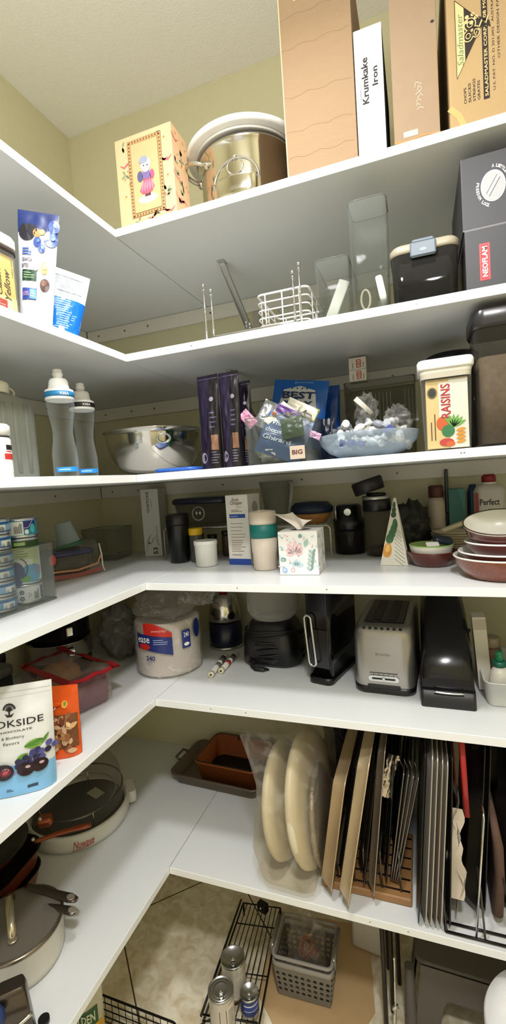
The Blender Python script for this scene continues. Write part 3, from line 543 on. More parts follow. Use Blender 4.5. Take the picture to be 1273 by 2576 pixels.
packet('candy_pouch', 'big blue pouch with white BEST JELLY BEANS panel', (1.008, -.335, S3+.055), (-.12, .16, 0), .175, .212, .06, c('#1d60b8', .3), 3, pj, 'bag', None)
packet('candy_pouch', 'crinkled royal blue pouch against the wall strip, behind the jelly bean pouch', (1.103, -.255, S3+.002), (-.05, .03, 0), .075, .245, .04, c('#1c4c9e', .25), 9, None, 'bag', None)
packet('candy_pouch', 'dark navy pouch behind the right end of the wrapper bin', (1.118, -.345, S3+.002), (0, 0, 0), .05, .13, .03, c('#1a2440', .3), 19, None, 'bag', None)
def pn(b, f):
    for i, s_ in enumerate(('White', 'chocolate', 'Ghirard')): b.dtext(f, s_, -.055, .083-.022*i, .0+.014*i, .096-.022*i, c('#c9d6e6'), 2, 0, .02)
packet('snack_packet', 'slate navy packet with white script inside the wrapper bin', (1.015, -.552, S3+.018), (-.25, .38, 0), .13, .12, .025, c('#41587f', .35), 5, pn)
def pb(b, f):
    R = random.Random(2)
    for i in range(26): b.ddisc(f, R.uniform(-.028, .028), R.uniform(.02, .062), .006, .005, c(R.choice(['#a65a2c', '#c98246', '#7c3d1f'])), 1+i % 3, 9)
    b.drect(f, -.03, .07, .03, .075, c('#e9e2d2'), 1)
packet('snack_packet', 'white packet with roasted brown nuts picture on the wrapper heap', (1.004, -.535, S3+.10), (-.5, .75, .1), .06, .085, .02, c('#dcd6c8', .35), 6, pb)
packet('snack_packet', 'crinkled silver and white packet at the left of the wrapper heap', (.965, -.5, S3+.105), (-.3, .5, .2), .06, .085, .025, mat('silver_foil', '#b9bcc0', .22, .7, var=.3, vs=30), 7)
def pc(b, f): b.drect(f, -.019, .0, .019, .014, c('#7d8d35'), 1); b.dline(f, [(-.01, .03), (-.004, .04), (.002, .03)], .003, INK, 1); b.dlines(f, -.012, .05, .012, .062, 3, c('#9c9a86'), 1)
packet('snack_packet', 'cream packet with olive green end lying across the wrapper heap', (1.122, -.50, S3+.122), (-.35, -1.05, 0), .036, .11, .02, c('#ded8c4', .35), 8, pc)
packet('snack_packet', 'narrow purple and yellow bar wrapper on the wrapper heap', (1.085, -.545, S3+.118), (-.35, -1.05, 0), .022, .085, .012, c('#6b4f86', .35), 11, lambda b, f: b.drect(f, -.011, .002, .0, .04, c('#cfd04a'), 1))
packet('snack_packet', 'dark green packet inside the right end of the wrapper bin', (1.07, -.565, S3+.065), (-.1, -.1, 0), .06, .055, .015, c('#41583c', .35), 13)
packet('snack_packet', 'pink tipped wrapper at the far left of the wrapper bin', (.958, -.55, S3+.11), (0, -.7, 0), .03, .05, .01, c('#c98aa6', .35), 14)
b = MB(); b.crumple((0, 0, .036), (.055, .06, .034), mat('white_tissue', '#cfcdc4', .6, var=.12), 3, .35, 3.5); b.build('paper_wad', None, (1.005, -.49, S3+.005), 0, 'crumpled off-white paper at the bottom of the wrapper bin', 'paper')
b = MB(); b.box(-.02, .02, -.001, .001, 0, .034, c('#bfae9c')); f = front(-.02, -.001, 0); b.dtext(f, 'BIG', .006, .012, .034, .024, c('#5b2b2b'), 1, bold=.03); b.build('price_tag', None, (1.083, -.5845, S3+.008), 0, 'small brown tag stuck low on the wrapper bin front', 'tag')
# glass bowl of wrapped candies
cx, cy, r = 1.248, -.455, .134
t = thing('glass_bowl', 'pale blue glass bowl filled with wrapped candies', 'bowl', (cx, cy, S3+.0006))
b = MB(); b.lathe([(.05, 0), (.075, .004), (.105, .018), (.126, .04), (.134, .062), (.131, .064), (.122, .042), (.1, .022), (.07, .009), (0, .006)], clear('blue_glass', '#f0f5f9', '#c5d3df', .2, .65, .1), 48); b.build('bowl', t)
R = random.Random(5); CC = [c('#d9d6cf', .35), c('#c9ccd2', .3), c('#8f939c', .3), c('#e6e2d8', .4), c('#3d4a8c', .35), c('#b7a98c', .4), mat('silver_foil', '#b9bcc0', .22, .7)]
CN = ['white', 'pale grey', 'dull grey', 'ivory', 'royal blue', 'tan', 'silver']
def candy(x, y, z, k, big=1):
    b = MB(); m = CC[k]; L = .030*big; a = R.uniform(0, 6); fl = FILM
    b.loft([[(-L*1.0+L*2.0*i/8, w_*math.cos(q), w_*math.sin(q)) for q in [2*PI*j/10 for j in range(10)]] for i, w_ in enumerate((.010, .008, .003, .010, .011, .010, .003, .008, .010))], m, True, True)
    b.build('wrapped_candy', None, (x, y, z), (R.uniform(-.4, .4), R.uniform(-.5, .5), a), 'twist-wrapped %s candy in the glass bowl' % CN[k], 'candy', 'wrapped candies in the glass bowl')
for i in range(30):
    a = i*2.4; q = .098*math.sqrt((i+.5)/30); candy(cx+q*math.cos(a), cy+q*math.sin(a), S3+.036+.02*(1-q/.1)+(.02 if i % 3 == 0 else 0), [0, 3, 1, 0, 3, 2, 5, 0, 4, 6][i % 10])
for i in range(9):
    a = i*.7+.3; candy(cx+.07*math.cos(a), cy+.05*math.sin(a), S3+.078+.006*(i % 3), [0, 3, 2, 1, 6][i % 5], 1.1)
for (px, py, h_, s_, lab) in ((1000, 1060, .05, 3, 'clear cellophane bag sticking up at the right of the candy bowl'), (920, 1030, .05, 5, 'clear cellophane bag rising from the middle of the candy bowl')):
    q = aty(px, py, -.43); b = MB(); b.crumple((0, 0, 0), (.036, .028, h_*.8), FILM, s_, .5, 2.6, 20, False); b.build('cellophane_bag', None, q, .3*s_, lab, 'bag')
b = MB(); b.rprism([(.012, .004, .002, 0), (.014, .005, .002, .06)], c('#e4dfd0'), 2); b.build('paper_stick', None, aty(935, 1040, -.46), (.3, -.75, 0), 'cream paper candy stick lying across the candy bowl', 'candy'); 
packet('snack_packet', 'tiny pink wrapper corner at the left rim of the candy bowl', aty(806, 1100, -.53), (0, -1.1, 0), .018, .03, .006, c('#c9a0bd', .4), 15, None, 'packet', None)
# clear bin behind with small carton on top
clear_bin('wide smoky clear bin at the back behind the candy bowl', 1.165, 1.375, -.29, .17, .238, S3, .012, CLEARD, .96)
b = MB(); WS = c('#c9c8c2', .4)
for i in range(9): b.box(.011*i, .011*i+.003, 0, .002, 0, .09, WS, .0008)
for i in range(4): b.box(.13+.011*i, .133+.011*i, 0, .002, 0, .09, WS, .0008)
b.box(-.002, .168, .001, .003, -.008, .0, WS); b.build('skewer_pack', None, (1.212, -.255, S3+.115), 0, 'row of thin white sticks standing inside the smoky bin', 'kitchen tool')
b = MB(); b.crumple((0, 0, 0), (.04, .03, .05), FILM, 8, .4, 3, 16, False); b.build('cellophane_bag', None, (1.205, -.235, S3+.16), 0, 'clear plastic bag inside the left end of the smoky bin', 'bag')
def g7(b):
    f = front(-.026, 0, 0); RD = c('#b8341f'); b.dtext(f, 'OZO', .022, .040, .038, .066, RD, 1, 1, .04); b.dtext(f, 'OZO', .022, .006, .038, .031, RD, 1, 1, .04); b.drect(f, 0, .0345, .052, .0355, c('#55504a'), 1)
    for x in (.012, .044): b.dlines(f, x-.003, .006, x+.003, .03, 1, c('#8d877c'), 1, .5, vert=True); b.dlines(f, x-.003, .04, x+.003, .066, 1, c('#8d877c'), 1, .5, vert=True)
carton('small_carton', 'little white carton with red letters on top of the smoky bin', 'box', (1.21, -.278, S3+.2425), 0, .052, .04, .072, c('#d9d4c6', .5), g7)
# raisin canister
t = thing('food_canister', 'clear tapered canister with white lid holding a RAISINS bag', 'canister', (1.441, -.586, S3+.0006))
b = MB(); b.rprism([(.096, .1, .012, 0, 0, .055), (.1, .104, .014, .004, 0, .055), (.112, .11, .016, .188, 0, .055)], MATS['canister_clear'], 5, True, False); b.build('jar', t)
b = MB(); b.rprism([(.118, .116, .018, .186, 0, .055), (.122, .12, .02, .19, 0, .055), (.122, .12, .02, .204, 0, .055), (.116, .114, .018, .209, 0, .055)], WHITE, 5); b.rprism([(.108, .106, .015, .166, 0, .055), (.114, .112, .016, .187, 0, .055)], c('#d8d2c4', .4), 5, False, False); b.build('lid', t)
b = MB(); b.box(-.044, .046, .012, .095, .004, .165, c('#e3c88e', .5)); f = front(-.044, .012, .004)
b.drect(f, .05, .0, .09, .158, c('#e9e6dc'), 1); b.drect(f, .028, .072, .058, .152, c('#f3efe6'), 2); b.dtext(f, 'RAISINS', .032, .07, .053, .148, c('#b3272b'), 4, 1, .02)
b.ddisc(f, .014, .13, .011, .013, c('#2b2723'), 2); b.dring(f, .014, .13, .0105, .0125, .002, c('#8c7a5a'), 3); b.dlines(f, .006, .02, .022, .085, 2, c('#6a4c2a'), 2, .3, vert=True)
b.ddisc(f, .034, .058, .013, .016, c('#d9622c'), 3); b.ddisc(f, .046, .040, .014, .014, c('#2f7d4c'), 4)
for i in range(6): b.dleaf(f, .058, .048, .03, .007, .5+.35*i, c('#6fae4c'), 5)
for i in range(4): b.dleaf(f, .062, .012+.009*i, .022, .008, .2, c('#e39a36'), 5)
b.ddisc(f, .042, .014, .016, .009, c('#c64040'), 4); b.ddisc(f, .05, .01, .01, .006, c('#d9622c'), 5); b.build('raisin_bag', t)
# tall smoked canister, right edge
t = thing('food_canister', 'tall smoke-grey canister with black lid at the right edge', 'canister', (1.590, -.586, S3+.0006)); SM2 = clear('smoke_canister', '#dad8d2', '#5c5954', .10, .65)
b = MB(); b.rprism([(.16, .13, .02, 0, 0, .07), (.166, .136, .022, .005, 0, .07), (.172, .14, .022, .275, 0, .07)], SM2, 5, True, False); b.build('jar', t)
b = MB(); b.rprism([(.176, .144, .024, .262, 0, .07), (.184, .15, .026, .27, 0, .07), (.184, .15, .026, .298, 0, .07), (.176, .144, .024, .304, 0, .07)], c('#2b2a2b', .25), 5); b.build('lid', t)
b = MB(); b.rprism([(.150, .12, .018, .006, 0, .07), (.156, .125, .018, .2, 0, .07)], mat('brown_grain', '#8d7d6c', .8, var=.3, vs=80), 4); b.build('contents', t)
t = thing('round_canister', 'black round canister behind the raisin canister', 'canister', (1.475, -.27, S3+.0006)); b = MB(); b.lathe([(.062, 0), (.066, .004), (.066, .25)], clear('smoke_jar', '#77746e', '#413f3c', .4, .85), 36); b.build('jar', t); b = MB(); b.lathe([(.069, .25), (.072, .253), (.072, .275), (.066, .28)], BLACK, 36); b.build('lid', t)
# ================================================================ fourth shelf
# tuna cans in a clear bin at the left edge
t = thing('clear_bin', 'clear bin of stacked tuna cans at the left edge', 'bin', (.30, -.957, S4+.0006)); CT = clear('tuna_bin_clear', '#f7f8f7', '#a5a9a6', .02, .45)
b = MB(); b.bin(.31, .345, .012, 0, .150, .003, CT, .985); b.build('bin', t)
b = MB(); b.tube([(x, y, .149) for x, y in rr(.308, .343, .012, 4)], .0018, MATS['clear_rim'], 6, True); b.tube([(x, y, .002) for x, y in rr(.306, .341, .012, 4)], .0016, c('#6e726e', .3), 6, True); b.build('rim', t)
CAN = mat('tin_can', '#c4c6c8', .25, 1, var=.05)
def tin(label, x, y, z, r, h, kind, rz=0, group=None):
    t = thing('tuna_can', label, 'can', (x, y, z), rz, group)
    b = MB(); b.lathe([(r*.93, 0), (r, .002), (r, .005), (r*.97, .007), (r*.97, h-.006), (r, h-.005), (r, h-.001), (r*.95, h), (r*.92, h-.002), (0, h-.002)], CAN, 40); b.build('can', t)
    R0 = r*.975; f = cyl(R0, -PI/2, 0); b = MB(); b.lathe([(R0, .0065), (R0, h-.0065)], kind['base'], 40, cap0=False, cap1=False); kind['fn'](b, f, h); b.build('paper_label', t); return t
LB = c('#6fa8d2', .4); DB = c('#1f5f9e', .4); WH = c('#eef0f0', .45); BK = c('#222222', .5)
def blue_fn(b, f, h):
    b.drect(f, -.09, h-.013, .09, h-.0075, DB, 1, 40); b.drect(f, .004, .008, .034, h-.014, WH, 1, 8); b.dlines(f, .018, .009, .031, h-.016, 7, BK, 2, .5, 3, True); b.dline(f, [(.006, .010), (.009, .016), (.012, .010), (.006, .010)], .0012, BK, 2)
    b.drect(f, -.06, .010, -.02, .02, WH, 1, 8); b.drect(f, -.09, .0068, .09, .009, DB, 2, 40)
q = Vector((.400, -.925, 0)); zz = S4+.0042
names = ['lowest', 'second from bottom', 'third from bottom', 'fourth from bottom', 'second from top', 'topmost']
for i in range(6): tin('light blue tuna can, %s in the blue stack' % names[i], q.x, q.y, zz+.0372*i, .0415, .037, dict(base=LB if i % 2 == 0 else c('#8cb9dc', .4), fn=blue_fn), 1.0+.25*math.sin(i*2), 'blue tuna cans')
def rec_fn(b, f, h):
    for v in (h*.62, h*.3): b.ddisc(f, -.012, v, .0055, .0055, BK, 2, 16); b.dring(f, -.012, v, .003, .003, .001, WH, 3, 12)
    b.dring(f, .006, h*.45, .005, .008, .0015, BK, 2, 3); b.dlines(f, .016, h*.2, .03, h*.75, 8, BK, 2, .5, 4, True); b.drect(f, .036, .008, .05, h-.008, c('#3d4760'), 1, 5)
tin('silver-white tuna can with recycling marks under the green soup can', .398, -.840, zz, .0425, .05, dict(base=c('#dcdedd', .35), fn=rec_fn), .9)
def gr_fn(b, f, h):
    b.drect(f, -.07, h*.8, .07, h-.007, c('#2c4a24'), 1, 30); b.dlines(f, -.02, h*.83, .02, h*.93, 1, c('#a9c27e'), 2, .7); b.drect(f, -.022, h*.42, .04, h*.8, c('#c9d69a'), 1, 16); b.dlines(f, -.016, h*.58, .012, h*.75, 3, c('#7d9a4c'), 2)
    b.drect(f, -.022, h*.42, .02, h*.55, c('#e9ece4'), 2, 12); b.ddisc(f, -.02, h*.25, .02, .03, c('#24407f'), 3, 16, 0, 3); b.ddisc(f, .016, h*.22, .026, .026, c('#4f9cc4'), 2, 18, 0, 3); b.ddisc(f, .0, h*.12, .012, .008, c('#5d9a3c'), 4, 12); b.ddisc(f, .034, h*.3, .01, .012, c('#8f86b4'), 3, 12, 0, 2)
    b.tube([(x, y, z) for x, y, z in [f(-.014+.02*math.cos(a), h*.36+.026*math.sin(a), 5) for a in [-1.3+.2*i for i in range(14)]]], .0013, c('#1a2030'), 5)
tin('tall green and blue soup can between two other cans', .398, -.840, zz+.0502, .0425, .118, dict(base=c('#dfe4dc', .4), fn=gr_fn), .9)
def pur_fn(b, f, h):
    b.drect(f, -.034, .008, .006, h-.008, WH, 1, 12); b.dlines(f, -.016, .012, .003, h-.011, 9, BK, 2, .5, 4, True); b.dring(f, -.026, h*.5, .004, .006, .0014, BK, 2, 3); b.drect(f, .006, h*.45, .04, h-.008, c('#2b2b78'), 1, 10)
    b.dline(f, [(.007, h*.5), (.018, h*.52), (.03, h*.85)], .002, c('#b9a6d8'), 3); b.ddisc(f, .013, h*.3, .005, .006, WH, 3, 14); b.ddisc(f, .03, h*.45, .008, .012, c('#49b6bd'), 2, 14, 0, 2)
tin('purple and teal tuna can on top of the green soup can', .398, -.840, zz+.1685, .0425, .05, dict(base=c('#2f8aa6', .4), fn=pur_fn), .9)
# zipper bag with navy-lidded bowl
rz = 1.18; base = Vector((.302, -.535, S4+.0006))
t = thing('storage_dish', 'glass storage dish with navy lid inside a clear zipper bag', 'container', base+Vector((-.075, .03, .002)), rz)
b = MB(); b.rprism([(.12, .11, .02, 0), (.125, .115, .022, .006), (.150, .14, .03, .068), (.146, .136, .028, .068), (.12, .11, .02, .009)], clear('dish_glass', '#c9c4bc', '#8d877d', .3, .8), 5); b.rprism([(.11, .1, .018, .008), (.132, .122, .022, .035)], c('#8f6a52', .7), 5); b.build('dish', t)
b = MB(); b.rprism([(.152, .142, .03, .069), (.158, .148, .032, .073), (.158, .148, .032, .081), (.14, .13, .03, .085), (.12, .11, .025, .0835)], c('#1e2560', .4), 5); b.build('lid', t)
b = MB(); fb = clear('zip_bag_film', '#f7f4f1', '#cfc8c2', .03, .3, .2, .4, 25, .12)
b.loft([[(x+.002*noise.noise(Vector((x*30, y*30, z*20))), y+.006*noise.noise(Vector((x*25, z*40, 3))), z) for x, y in rr(w_, d_, .03, 6)] for w_, d_, z in ((.175, .165, .001), (.19, .172, .02), (.188, .17, .06), (.18, .165, .095), (.17, .15, .115))], fb, True, False)
f = lambda u, v, k: (u, -.088-.0006*k, v)
b.dline(f, [(-.085, .012), (0, .006), (.085, .014)], .016, c('#9a5a50', .5), 1); b.dline(f, [(-.085, .03), (0, .024), (.07, .034), (.085, .06)], .006, c('#c98a64', .5), 1); b.ddisc(f, -.082, .07, .012, .018, c('#d23a2e', .4), 2)
b.tube([(.086, -.08, .10), (.09, -.084, .06), (.09, -.086, .02), (.095, -.088, .004)], .0025, c('#e9e3da', .4)); b.build('zipper_bag', None, base+Vector((-.075, .03, .0)), rz, 'clear zipper bag with reddish print around the navy-lidded dish', 'bag')
# navy dish pile behind
t = thing('storage_dish', 'dark grey lidded dish under the small navy dish', 'container', (.105, -.72, S4+.0006), 1.35); b = MB(); b.rprism([(.17, .1, .02, 0), (.18, .11, .022, .005), (.2, .12, .025, .105)], c('#3a3634', .5), 4); b.build('dish', t); b = MB(); b.rprism([(.206, .126, .027, .1055), (.206, .126, .027, .115), (.19, .11, .02, .12)], c('#8f8578', .45), 4); b.build('lid', t)
t = thing('storage_dish', 'small navy dish on the dark grey lidded dish', 'container', (.09, -.655, S4+.1215), 1.35); b = MB(); b.rprism([(.11, .09, .02, 0), (.115, .095, .022, .004), (.125, .1, .024, .036)], c('#20244a', .35), 4); b.build('dish', t); b = MB(); b.rprism([(.129, .104, .026, .0365), (.129, .104, .026, .043), (.118, .095, .02, .046)], c('#6d6152', .5), 4); b.build('lid', t)
b = MB(); b.rprism([(.05, .05, .01, 0), (.055, .055, .012, .005), (.05, .05, .012, .04), (.03, .03, .01, .05)], c('#1b1a1d', .4), 4); b.build('black_cap', None, (.10, -.772, S4+.1215), .4, 'black cap on the dark grey dish behind the cans', 'lid')  # a loose black cap
# frosted cup with green rim, upside down
p = aty(207, 1352, -.49)
t = thing('plastic_cup', 'upturned frosted cup with green rim on the navy lid', 'cup', (base.x-.072, base.y+.055, S4+.0955), (.12, -.14, 0))
b = MB(); b.lathe([(.0395, .012), (.037, .02), (.027, .082), (.0255, .085), (0, .085)], clear('frosted_cup', '#d9e4e4', '#c6d2d4', .4, .85, .35), 36, cap0=False); b.build('cup', t); b = MB(); b.lathe([(.045, 0), (.0465, .002), (.0465, .008), (.041, .013)], c('#1f6b4a', .4), 36); b.build('rim', t)
clear_bin('empty clear bin standing in the corner', .09, .245, -.255, .15, .125, S4, .012, clear('corner_bin_clear', '#fbfbf9', '#8b8c84', .03, .5), .95, .12)
# OVATIONS box
def g8(b):
    f = front(-.036, 0, 0); b.dtext(f, 'OVATIONS', .022, .178, .033, .262, INK, 1, 1, .015); b.dlines(f, .039, .2, .043, .25, 1, c('#8d8d88'), 1, .6, vert=True); b.dtext(f, '53', .036, .008, .055, .036, INK, 1, 1, .02); b.dtext(f, 'gardenia', .052, .042, .062, .12, c('#5d5d58'), 1, 1, shear=.35)
    G = c('#3d6a55')
    for i in range(7): b.dline(f, [(.004+.006*i, .01+.012*i), (.012+.008*i, .06+.012*(i % 3)), (.03+.004*i, .1-.008*i)], [.0008, .0024, .0006], G if i % 2 else c('#9aa69a'), 1)
    b.ddisc(f, .022, .055, .004, .005, G, 2, 8)
carton('slim_carton', 'tall pale carton lettered OVATIONS 53 standing in the corner', 'box', (.352, -.150, S4+.0006), .25, .072, .105, .272, c('#cfd0c6', .5), g8)
# wire racks
def rack(label, x0, x1, y0, y1, h, m):
    t = thing('wire_rack', label, 'rack', (x0, y0, S4+.0006), 0, 'small wire shelf racks'); w, d = x1-x0, y1-y0; b = MB()
    for y in (0, d): b.tube([(0, y, .002), (0, y, h-.012), (.004, y, h-.004), (.012, y, h), (w-.012, y, h), (w-.004, y, h-.004), (w, y, h-.012), (w, y, .002)], .003, m, 8)
    b.build('frame', t); b = MB()
    for i in range(1, 14): b.tube([(w*i/14, 0, h+.001), (w*i/14, d, h+.001)], .0015, m, 6)
    b.build('grid', t)
rack('chrome wire rack holding the dark-lidded storage tub', .452, .742, -.225, -.05, .118, CHROME); rack('white wire rack behind the tissue box holding the woven bowl', .80, 1.081, -.19, -.03, .108, c('#cfcfcb', .3, .3))
# storage tub with dark lid
t = thing('storage_tub', 'clear tub with dark navy lid on the chrome wire rack', 'container', (.598, -.14, S4+.1222))
b = MB(); b.rprism([(.19, .13, .03, 0), (.196, .136, .032, .006), (.225, .15, .035, .088), (.22, .146, .033, .088), (.19, .13, .03, .008)], CLEARD, 6); b.dring(lambda u, v, k: (u, -.073-.0005*k+(.045-v)*-.06, v), -.0, .048, .026, .026, .003, c('#b9b9b4'), 2); b.ddisc(lambda u, v, k: (u, -.073-.0005*k+(.045-v)*-.06, v), -.007, .05, .004, .006, c('#b9b9b4'), 2, 10); b.ddisc(lambda u, v, k: (u, -.073-.0005*k+(.045-v)*-.06, v), .007, .05, .004, .006, c('#b9b9b4'), 2, 10); b.build('tub', t)
b = MB(); b.rprism([(.232, .156, .036, .084), (.238, .162, .038, .088), (.238, .162, .038, .1), (.22, .146, .034, .106)], c('#15172a', .35), 6); b.build('lid', t)
R = random.Random(8)
for i, (x, w_, h_, col, lab) in enumerate(((.50, .04, .085, '#5b4c3c', 'brown'), (.565, .035, .09, '#3a2f28', 'dark brown'), (.615, .05, .082, '#7b6650', 'tan'), (.675, .05, .095, '#4a3524', 'chestnut'))):
    t = thing('spice_jar', '%s spice jar under the chrome wire rack' % lab, 'jar', (x, -.145, S4+.0006), 0, 'spice jars under the chrome rack'); b = MB(); b.lathe([(w_*.36, 0), (w_*.38, .003), (w_*.38, h_*.78), (w_*.3, h_*.84)], c(col, .4), 20); b.build('jar', t); b = MB(); b.lathe([(w_*.36, h_*.84), (w_*.38, h_*.86), (w_*.38, h_*.99), (w_*.34, h_)], c('#1d1a18', .4), 20); b.build('lid', t)
# cylinders
p, r = roundfit(428, 481, 1418, S4); t = thing('black_canister', 'tall plain black canister left of the yellow-capped jar', 'canister', (p.x, p.y, S4+.0006))
b = MB(); b.lathe([(.032, 0), (.0355, .004), (.041, .13), (.0415, .135), (.0405, .138)], BLACK, 40); b.build('body', t); b = MB(); b.lathe([(.0415, .138), (.0425, .14), (.0425, .172), (.038, .176)], c('#101012', .35), 40); b.build('lid', t)
p, r = roundfit(478, 512, 1416, S4); t = thing('spice_jar', 'slim grey jar with bright yellow cap behind the white jar', 'jar', (p.x, p.y+.008, S4+.0006)); b = MB(); b.lathe([(.0225, 0), (.0235, .003), (.0235, .095), (.022, .098)], clear('grey_jar', '#a5a39b', '#6e6c66', .5, .9), 28); b.lathe([(.02, .004), (.02, .07)], c('#6d655a', .8), 20); b.build('jar', t)
b = MB(); b.lathe([(.0245, .097), (.0255, .099), (.0255, .119), (.023, .122)], c('#e8b923', .4), 28, fn=lambda a, z: 1+.012*math.cos(a*24) if z < .12 else 1); b.build('cap', t)
p, r = roundfit(494, 549, 1427, S4); t = thing('white_jar', 'short plain white jar right of the yellow-capped jar', 'jar', (p.x, p.y, S4+.0006)); b = MB(); b.lathe([(.034, 0), (.037, .002), (.0385, .07), (.0395, .072), (.0405, .074), (.0405, .084), (.038, .0865), (.034, .084), (0, .084)], c('#e6e5dc', .45), 40); b.build('jar', t)
# food chopper box
def g9(b):
    f = front(-.042, 0, 0); PU = c('#5b3040'); BLU = c('#274b9f'); G = c('#8d8780')
    b.dtext(f, 'Food', .026, .213, .05, .224, PU, 1, bold=.01); b.dtext(f, 'Chopper', .018, .198, .064, .214, PU, 1, bold=.01); b.dtext(f, 'hand held', .04, .192, .06, .196, G, 1); b.dlines(f, .02, .176, .064, .186, 2, G, 1)
    b.drect(f, .012, .157, .072, .17, BLU, 1); b.dlines(f, .015, .160, .06, .166, 1, c('#8fa4d6'), 2, .5)
    for v in (.141, .129, .117, .105, .095): b.dlines(f, .014, v-.005, .072, v, 1, G, 1, .35, int(v*1000))
    b.dlines(f, .014, .042, .07, .085, 6, c('#a58f78'), 1, .35, 9); b.dlines(f, .014, .03, .07, .036, 1, G, 1); b.drect(f, .0, .0, .084, .02, BLU, 1)
    s = right(.042, 0, 0); b.ddisc(s, .05, .19, .02, .02, c('#a5a19a'), 1); b.ddisc(s, .05, .14, .018, .02, c('#8d8a84'), 1)
carton('slim_carton', 'white carton lettered Food Chopper with blue bands', 'box', (.800, -.330, S4+.0006), -.12, .084, .09, .234, c('#e6e2da', .5), g9)
# cream tumbler with teal band
p, r = roundfit(636, 703, 1437, S4); t = thing('tumbler', 'cream ribbed tumbler with teal band beside the tissue box', 'cup', (p.x, p.y, S4+.0006)); CM = c('#e3d5c4', .45)
b = MB(); b.lathe([(.034, 0), (.037, .003), (.0375, .05), (.0395, .054), (.041, .1)], CM, 60, fn=lambda a, z: 1+.018*math.cos(a*20) if z < .052 else 1); b.build('body', t)
b = MB(); b.lathe([(.0412, .1), (.0432, .101), (.0432, .140), (.0412, .141)], c('#0f6f68', .45), 48); b.build('band', t)
b = MB(); b.lathe([(.0412, .141), (.042, .15), (.042, .178), (.038, .181), (.0, .186)], CM, 48); b.loft([[(-.026, -.03, .16), (.026, -.03, .16), (.026, -.02, .16), (-.026, -.02, .16)], [(-.001, -.033, .186), (.001, -.033, .186), (.001, -.01, .186), (-.001, -.01, .186)]], CM, smooth=False); b.build('lid', t)
# tissue box
def g10(b):
    f = front(-.057, 0, 0); PK = c('#e3bfc3'); PK2 = c('#dca9b0'); GR = c('#a5bdb4'); BL = c('#b9d3d9'); DG = c('#7f9e96'); R = random.Random(4)
    for a, l in ((2.2, .036), (1.5, .04), (.95, .036), (2.75, .03), (.5, .028), (3.25, .026), (.1, .024)): b.dleaf(f, .048, .062, l, .014, a, PK, 2); b.dline(f, [(.048, .062), (.048+l*.8*math.cos(a), .062+l*.8*math.sin(a))], .0009, c('#f2e6e4'), 3)
    for a, l in ((.2, .02), (.8, .02), (1.4, .02), (2.0, .02), (2.6, .018)): b.dleaf(f, .05, .026, l, .01, a, BL, 2)
    for i in range(5): b.dleaf(f, .09+.002*i, .012+.012*i, .018, .007, 1.0, DG, 3); b.dleaf(f, .09+.002*i, .012+.012*i, .016, .007, 2.2, GR, 3)
    b.dleaf(f, .075, .078, .03, .018, 1.2, c('#e9eeea'), 2); b.dleaf(f, .077, .08, .026, .014, 1.2, GR, 3); b.ddisc(f, .066, .112, .006, .006, DG, 3, 7); b.ddisc(f, .013, .045, .009, .006, DG, 3, 14); b.ddisc(f, .012, .044, .006, .003, GR, 4, 10)
    for _ in range(46):
        u, v = R.uniform(.004, .11), R.uniform(.02, .12); b.dleaf(f, u, v, R.uniform(.008, .014), .005, R.uniform(0, 6), R.choice([GR, BL, PK, c('#d9e3df')]), 1)
    b.ddisc(f, .016, .014, .008, .008, c('#9db8e0'), 4, 16); b.dtext(f, 'P', .013, .01, .019, .018, WHITE, 5, bold=.02); b.dring(f, .04, .015, .006, .006, .0015, c('#c99aa6'), 4)
    s = right(.057, 0, 0)
    for _ in range(50): b.dleaf(s, R.uniform(.004, .108), R.uniform(.006, .12), R.uniform(.01, .018), .006, R.uniform(0, 6), R.choice([GR, BL, PK, c('#d9e3df')]), 1)
    b.ddisc(topf(-.057, 0, .125), .057, .05, .03, .02, c('#2a2524', .8), 1, 28); b.dring(topf(-.057, 0, .125), .057, .05, .034, .024, .004, c('#d9d4cc'), 1, 28)
q0, rz, w = facefit((705, 1447), (803, 1447), S4)
t = carton('tissue_box', 'cube tissue box printed with pastel pink and green leaves', 'box', (q0.x, q0.y, S4+.0006), rz, .114, .112, .125, c('#eceae4', .55), g10)
b = MB(); TS = mat('tissue_paper', '#f1e9e0', .8, var=.02)
def tis(u, v, side=0):
    a = (u-.5); return (a*(.018+.07*v*v)*1.3-.022*v, .05+.014*math.sin(a*7+v*3)*(.3+v)+side, .122+.055*v*(1-.55*max(0, a*1.6)-.12*abs(math.sin(a*6))))
b.sheet(lambda u, v: tis(u, v), 16, 12, TS); b.sheet(lambda u, v: tis(1-u, v, .0012), 16, 12, TS); b.build('tissue', t)
# things on and behind the white rack
t = thing('woven_bowl', 'woven wicker bowl with dark blue cover on the white wire rack', 'bowl', (1.003, -.112, S4+.1112)); t.scale = (.85,)*3; WK = mat('wicker', '#a8733c', .7, bump=.8, bs=60, var=.35, vs=70, stretch=(1, 1, 3)); b = MB(); b.lathe([(.05, 0), (.06, .004), (.078, .03), (.082, .045)], WK, 44, fn=lambda a, z: 1+.012*math.cos(a*26)); b.build('basket', t)
b = MB(); b.lathe([(.084, .044), (.089, .047), (.092, .066), (.07, .088), (.02, .092)], c('#17233a', .5), 44); b.ball((0, -.05, .083), .005, c('#77747a', .4), 6); b.build('lid', t)
t = thing('clear_pitcher', 'flared clear plastic pitcher behind the food chopper carton', 'pitcher', (.877, -.118, S4+.1112)); t.scale = (.82, .82, 1.0); b = MB(); b.lathe([(.045, 0), (.05, .004), (.078, .16), (.075, .16), (.047, .008), (0, .006)], clear('cloudy_clear', '#f5f5f2', '#a5a49c', .12, .55, .2), 40); b.build('pitcher', t)
